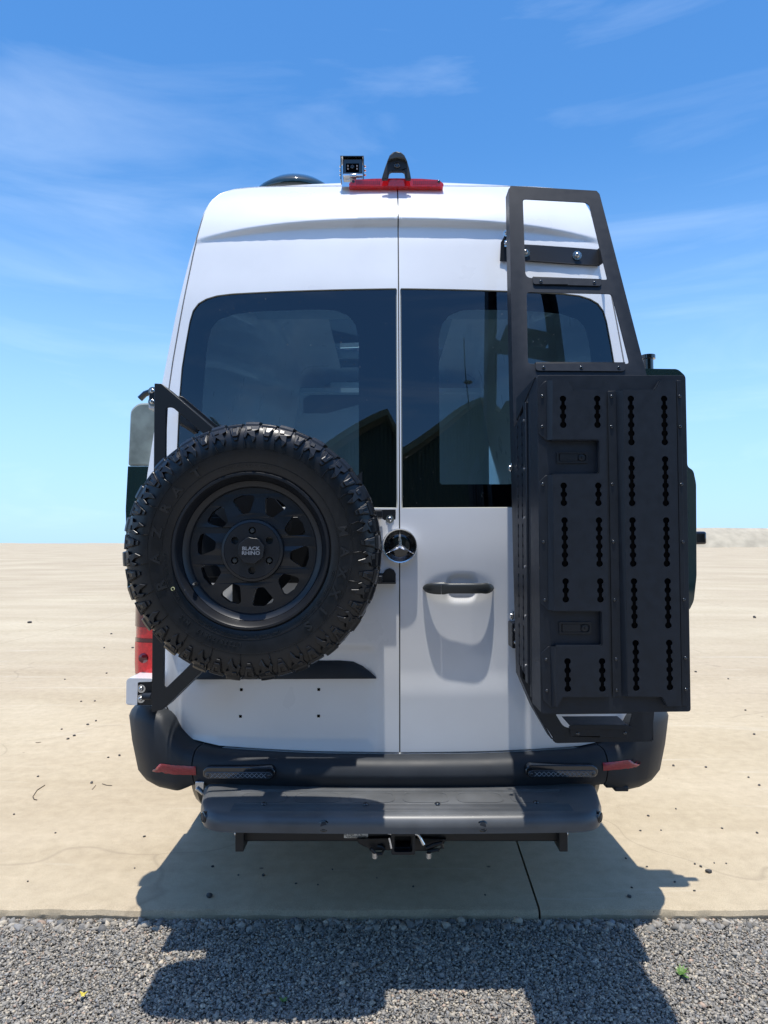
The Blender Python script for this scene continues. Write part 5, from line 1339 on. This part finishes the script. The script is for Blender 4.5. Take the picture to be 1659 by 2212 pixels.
# gusset where the box meets the ladder on its upper left
ga = [U(*cA(150, 275), 2.22), U(*cA(290, 160), 2.05), U(*cA(318, 150), 1.95)]
Geo().add([(xl - .002, 2.24, top_z - .075), (xl - .002, 1.96, top_z - .002), (xl - .002, 2.24, top_z - .002), (xl + .002, 2.24, top_z - .075), (xl + .002, 1.96, top_z - .002), (xl + .002, 2.24, top_z - .002)], [(0, 1, 2), (3, 4, 5), (0, 1, 4, 3), (1, 2, 5, 4), (2, 0, 3, 5)]).mk('gusset', M['powder'], bx)

# ------------------------------------------------------------------ SHED behind the photographer, mirrored in the glass
shed = thing('shed', 'green corrugated gable shed behind the photographer, mirrored in the rear windows', 'shed', (2, -16, 0))
def gable_wall(x0, x1, xa, ze, za, Y):
    g = Geo(); n = int((x1 - x0) / .19); vs = []; fs = []
    RT = [(-13, 6.0), (-4.5, 8.9), (-.1, 10.6), (.7, 9.2), (5.1, 11.5), (17, 6.0)]  # left peak and valley added to imitate the warped reflection in the panes
    def top(x): return interp(RT, x)
    for i in range(n * 4 + 1):
        x = x0 + (x1 - x0) * i / (n * 4); yo = .03 if (i % 4) in (1, 2) else 0
        vs += [(x, Y + yo, 0), (x, Y + yo, top(x))]
    for i in range(n * 4): fs.append((2 * i, 2 * i + 2, 2 * i + 3, 2 * i + 1))
    g.add(vs, fs); return g, top
g, topf = gable_wall(-13, 17, 3.0, 7.2, 10.4, -16.0); g.mk('wall', M['shedwall'], shed)
for x0, x1, za, zb in ((-13.6, -.1, 5.75, 10.65), (-.1, .7, 10.65, 9.25), (.7, 5.1, 9.25, 11.55), (5.1, 17.6, 11.55, 5.7)):
    Geo().hexa([(x0, -15.6, za), (x1, -15.6, zb), (x1, -15.6, zb + .25), (x0, -15.6, za + .25)], [(x0, -30, za), (x1, -30, zb), (x1, -30, zb + .25), (x0, -30, za + .25)]).mk('roof', M['trimlight'], shed)
d_ = Geo()
for k in range(28): d_.box(3.5, 9.5, -15.93 - .02 * (k % 2), -15.85, .1 + k * .14, .1 + k * .14 + .135)
d_.mk('roller_door', M['shedcream'], shed)
pole = thing('antenna_mast', 'thin mast with a small dish above the shed, mirrored in right window', 'mast', (4.1, -15.2, 0))
Geo().tube([(4.1, -15.2, 0), (4.1, -15.2, 15.2)], [.06, .03], 8).mk('mast', M['powder2'], pole)
Geo().lathe([(0, -.05), (.25, .02), (.3, .08)], (4.2, -15.1, 12.9), 16, 'z').mk('dish', M['trimlight'], pole)

# ------------------------------------------------------------------ small things on the ground
def pebble_mesh(seed):
    rd = random.Random(seed); bm = bmesh.new(); bmesh.ops.create_icosphere(bm, subdivisions=2, radius=1)
    dirs = [(Vector((rd.uniform(-1, 1), rd.uniform(-1, 1), rd.uniform(-1, 1))).normalized(), rd.uniform(.6, .9)) for _ in range(9)]
    for v in bm.verts:
        for d, t in dirs:
            e = v.co.dot(d) - t
            if e > 0: v.co -= d * e
        v.co.z *= .7
    me = bpy.data.meshes.new('pebble'); bm.to_mesh(me); bm.free(); me.materials.append(M['pebble']); return me
PM = [pebble_mesh(i) for i in range(5)]
def pebble(px, py, d, label=None, group='stray pebbles on the concrete'):
    x, y = G(px, py, .0); s = d * sqrt(x * x + y * y + H * H) / FOC * .44
    o = bpy.data.objects.new('pebble', random.choice(PM)); COL.objects.link(o); o.location = (x, y, s * .45); o.scale = (s * random.uniform(.9, 1.3), s * random.uniform(.8, 1.1), s); o.rotation_euler = (0, 0, random.uniform(0, 6))
    if label: grp = 'larger stray pebbles on the concrete'; lb_ = label
    elif py > 1800 and 480 < px < 1400: grp, lb_ = 'tiny pebbles in the van shadow', 'tiny dark pebble lying on the shaded concrete below the step'
    elif px > 1400: grp, lb_ = 'tiny pebbles right of the van', 'tiny dark pebble lying on the sunlit concrete right of the van'
    elif px > 1300: grp, lb_ = 'tiny pebbles at the right shadow edge', 'tiny dark pebble on the concrete near the right edge of the van shadow'
    elif py < 1500: grp, lb_ = 'tiny pebbles far left', 'tiny dark pebble on the concrete further back, level with the spare wheel'
    else: grp, lb_ = 'tiny pebbles left of the van', 'tiny dark pebble lying on the sunlit concrete left of the bumper'
    tag(o, lb_, 'pebble', grp)
pebble(453, 1937, 15, 'largest dark pebble on the shaded concrete, near the gravel edge left of the tow hitch')
pebble(569, 1892, 9, 'dark pebble on shaded concrete between the big pebble and the tow hitch')
pebble(459, 1873, 7, 'small dark pebble in shadow above the largest pebble')
pebble(1531, 1885, 13, 'flat grey pebble, largest on the sunlit concrete right of the van')
pebble(1514, 1873, 7, 'small pebble directly above the flat grey pebble at right')
pebble(1359, 1938, 9, 'dark pebble on shaded concrete at right just before the gravel edge')
for px, py, d in ((515, 1891, 5), (639, 1909, 5), (687, 1912, 5), (718, 1879, 5), (893, 1916, 6), (814, 1897, 4), (1048, 1934, 5), (1412, 1970, 3), (1501, 1867, 5), (1458, 1906, 6), (1500, 1925, 5), (1397, 1873, 5), (1352, 1855, 5), (1365, 1918, 5), (1543, 1865, 4), (1569, 1866, 4), (291, 1876, 4),
                  (1383, 1795, 5), (1428, 1794, 4), (1460, 1748, 5), (1630, 1335, 9), (1503, 1452, 6), (1573, 1467, 4), (1610, 1535, 5), (1455, 1655, 7), (1525, 1658, 6), (1629, 1587, 6), (1640, 1697, 6), (1617, 1680, 5), (1400, 1763, 6), (1635, 1800, 6), (1560, 1790, 5),
                  (415, 1515, 5), (385, 1516, 5), (417, 1558, 6), (400, 1566, 6), (357, 1597, 6), (371, 1590, 7), (343, 1576, 5), (468, 1633, 7), (198, 1692, 8), (355, 1700, 5), (234, 1637, 5), (140, 1468, 4), (230, 1455, 5), (312, 1808, 6), (497, 1400, 6), (274, 1346, 9), (240, 1370, 5), (225, 1400, 5), (82, 1678, 5), (120, 1800, 5), (60, 1905, 5), (30, 1760, 5)):
    if px > 270 and px < 500 and py < 1700: px -= 210
    pebble(px, py, d)
def twig(pts, r, label):
    P_ = [(*G(x, y), r + .001) for x, y in pts]; o = Geo().tube(P_, r, 5).mk('twig', M['twig']); tag(o, label, 'twig')
twig([(97, 1697), (80, 1708), (71, 1722), (74, 1728), (80, 1729)], .0022, 'hooked dry twig on sunlit concrete left of the van bumper')
twig([(207, 1697), (202, 1703), (199, 1706)], .0016, 'short slanting dry twig on the concrete left of the bumper')
twig([(221, 1694), (230, 1697), (242, 1698)], .0018, 'short flat dry twig nearest the bumper on the left concrete')
twig([(77, 1605), (84, 1605), (88, 1604)], .002, 'tiny straight twig above the hooked twig on the left concrete')
def on_gravel(o, label, cat): tag(o, label, cat); return o
x, y = G(181, 2147, -.015)
g = Geo(); n = 10; vs = [(x, y, -.012)]
for k in range(n): a = 2 * pi * k / n; vs.append((x + .012 * cos(a) * (1 + .2 * sin(3 * a)), y + .008 * sin(a), -.012 + .006 * cos(2 * a)))
g.add(vs + [(p[0], p[1], p[2] - .0008) for p in vs], [(0, 1 + k, 1 + (k + 1) % n) for k in range(n)] + [(n + 1, n + 2 + k, n + 2 + (k + 1) % n) for k in range(n)] + [(1 + k, 1 + (k + 1) % n, n + 2 + (k + 1) % n, n + 2 + k) for k in range(n)])
on_gravel(g.mk('fallen_leaf', M['leafy']), 'small yellow fallen leaf on the sunlit gravel at lower left', 'leaf')
def weed(px, py, n, l, label):
    x, y = G(px, py, -.03); rt = thing('weed', label, 'weed', (x, y, -.03))
    for k in range(n):
        a = random.uniform(0, 2 * pi); e = random.uniform(.5, 1.3); ll = l * random.uniform(.6, 1.1); w_ = .0035
        pts = [Vector((x, y, -.03)) + Vector((cos(a) * cos(e * (1 - .5 * t)) , sin(a) * cos(e * (1 - .5 * t)), sin(e * (1 - .4 * t)))) * ll * t for t in (0, .35, .7, 1)]
        sd = Vector((-sin(a), cos(a), 0)); ws = (.3, 1, .8, .05); vs = []
        for p_, ww in zip(pts, ws): vs += [p_ - sd * w_ * ww, p_ + sd * w_ * ww + Vector((0, 0, .0005))]
        Geo().add(vs, [(0, 1, 3, 2), (2, 3, 5, 4), (4, 5, 7, 6)]).mk('leaf', M['weed'], rt)
weed(1472, 2108, 20, .034, 'small bright green weed tuft growing in gravel at the shadow edge on the right')
weed(612, 2165, 7, .018, 'tiny yellow green weed sprig in gravel at lower left below the wheel shadow')
twig([(755, 2110), (790, 2098), (825, 2083), (850, 2068)], .0012, 'long thin pale grass stalk lying on the shaded gravel')
twig([(567, 2152), (580, 2149), (596, 2146)], .0025, 'short dark twig at the left edge of the wheel shadow on gravel')
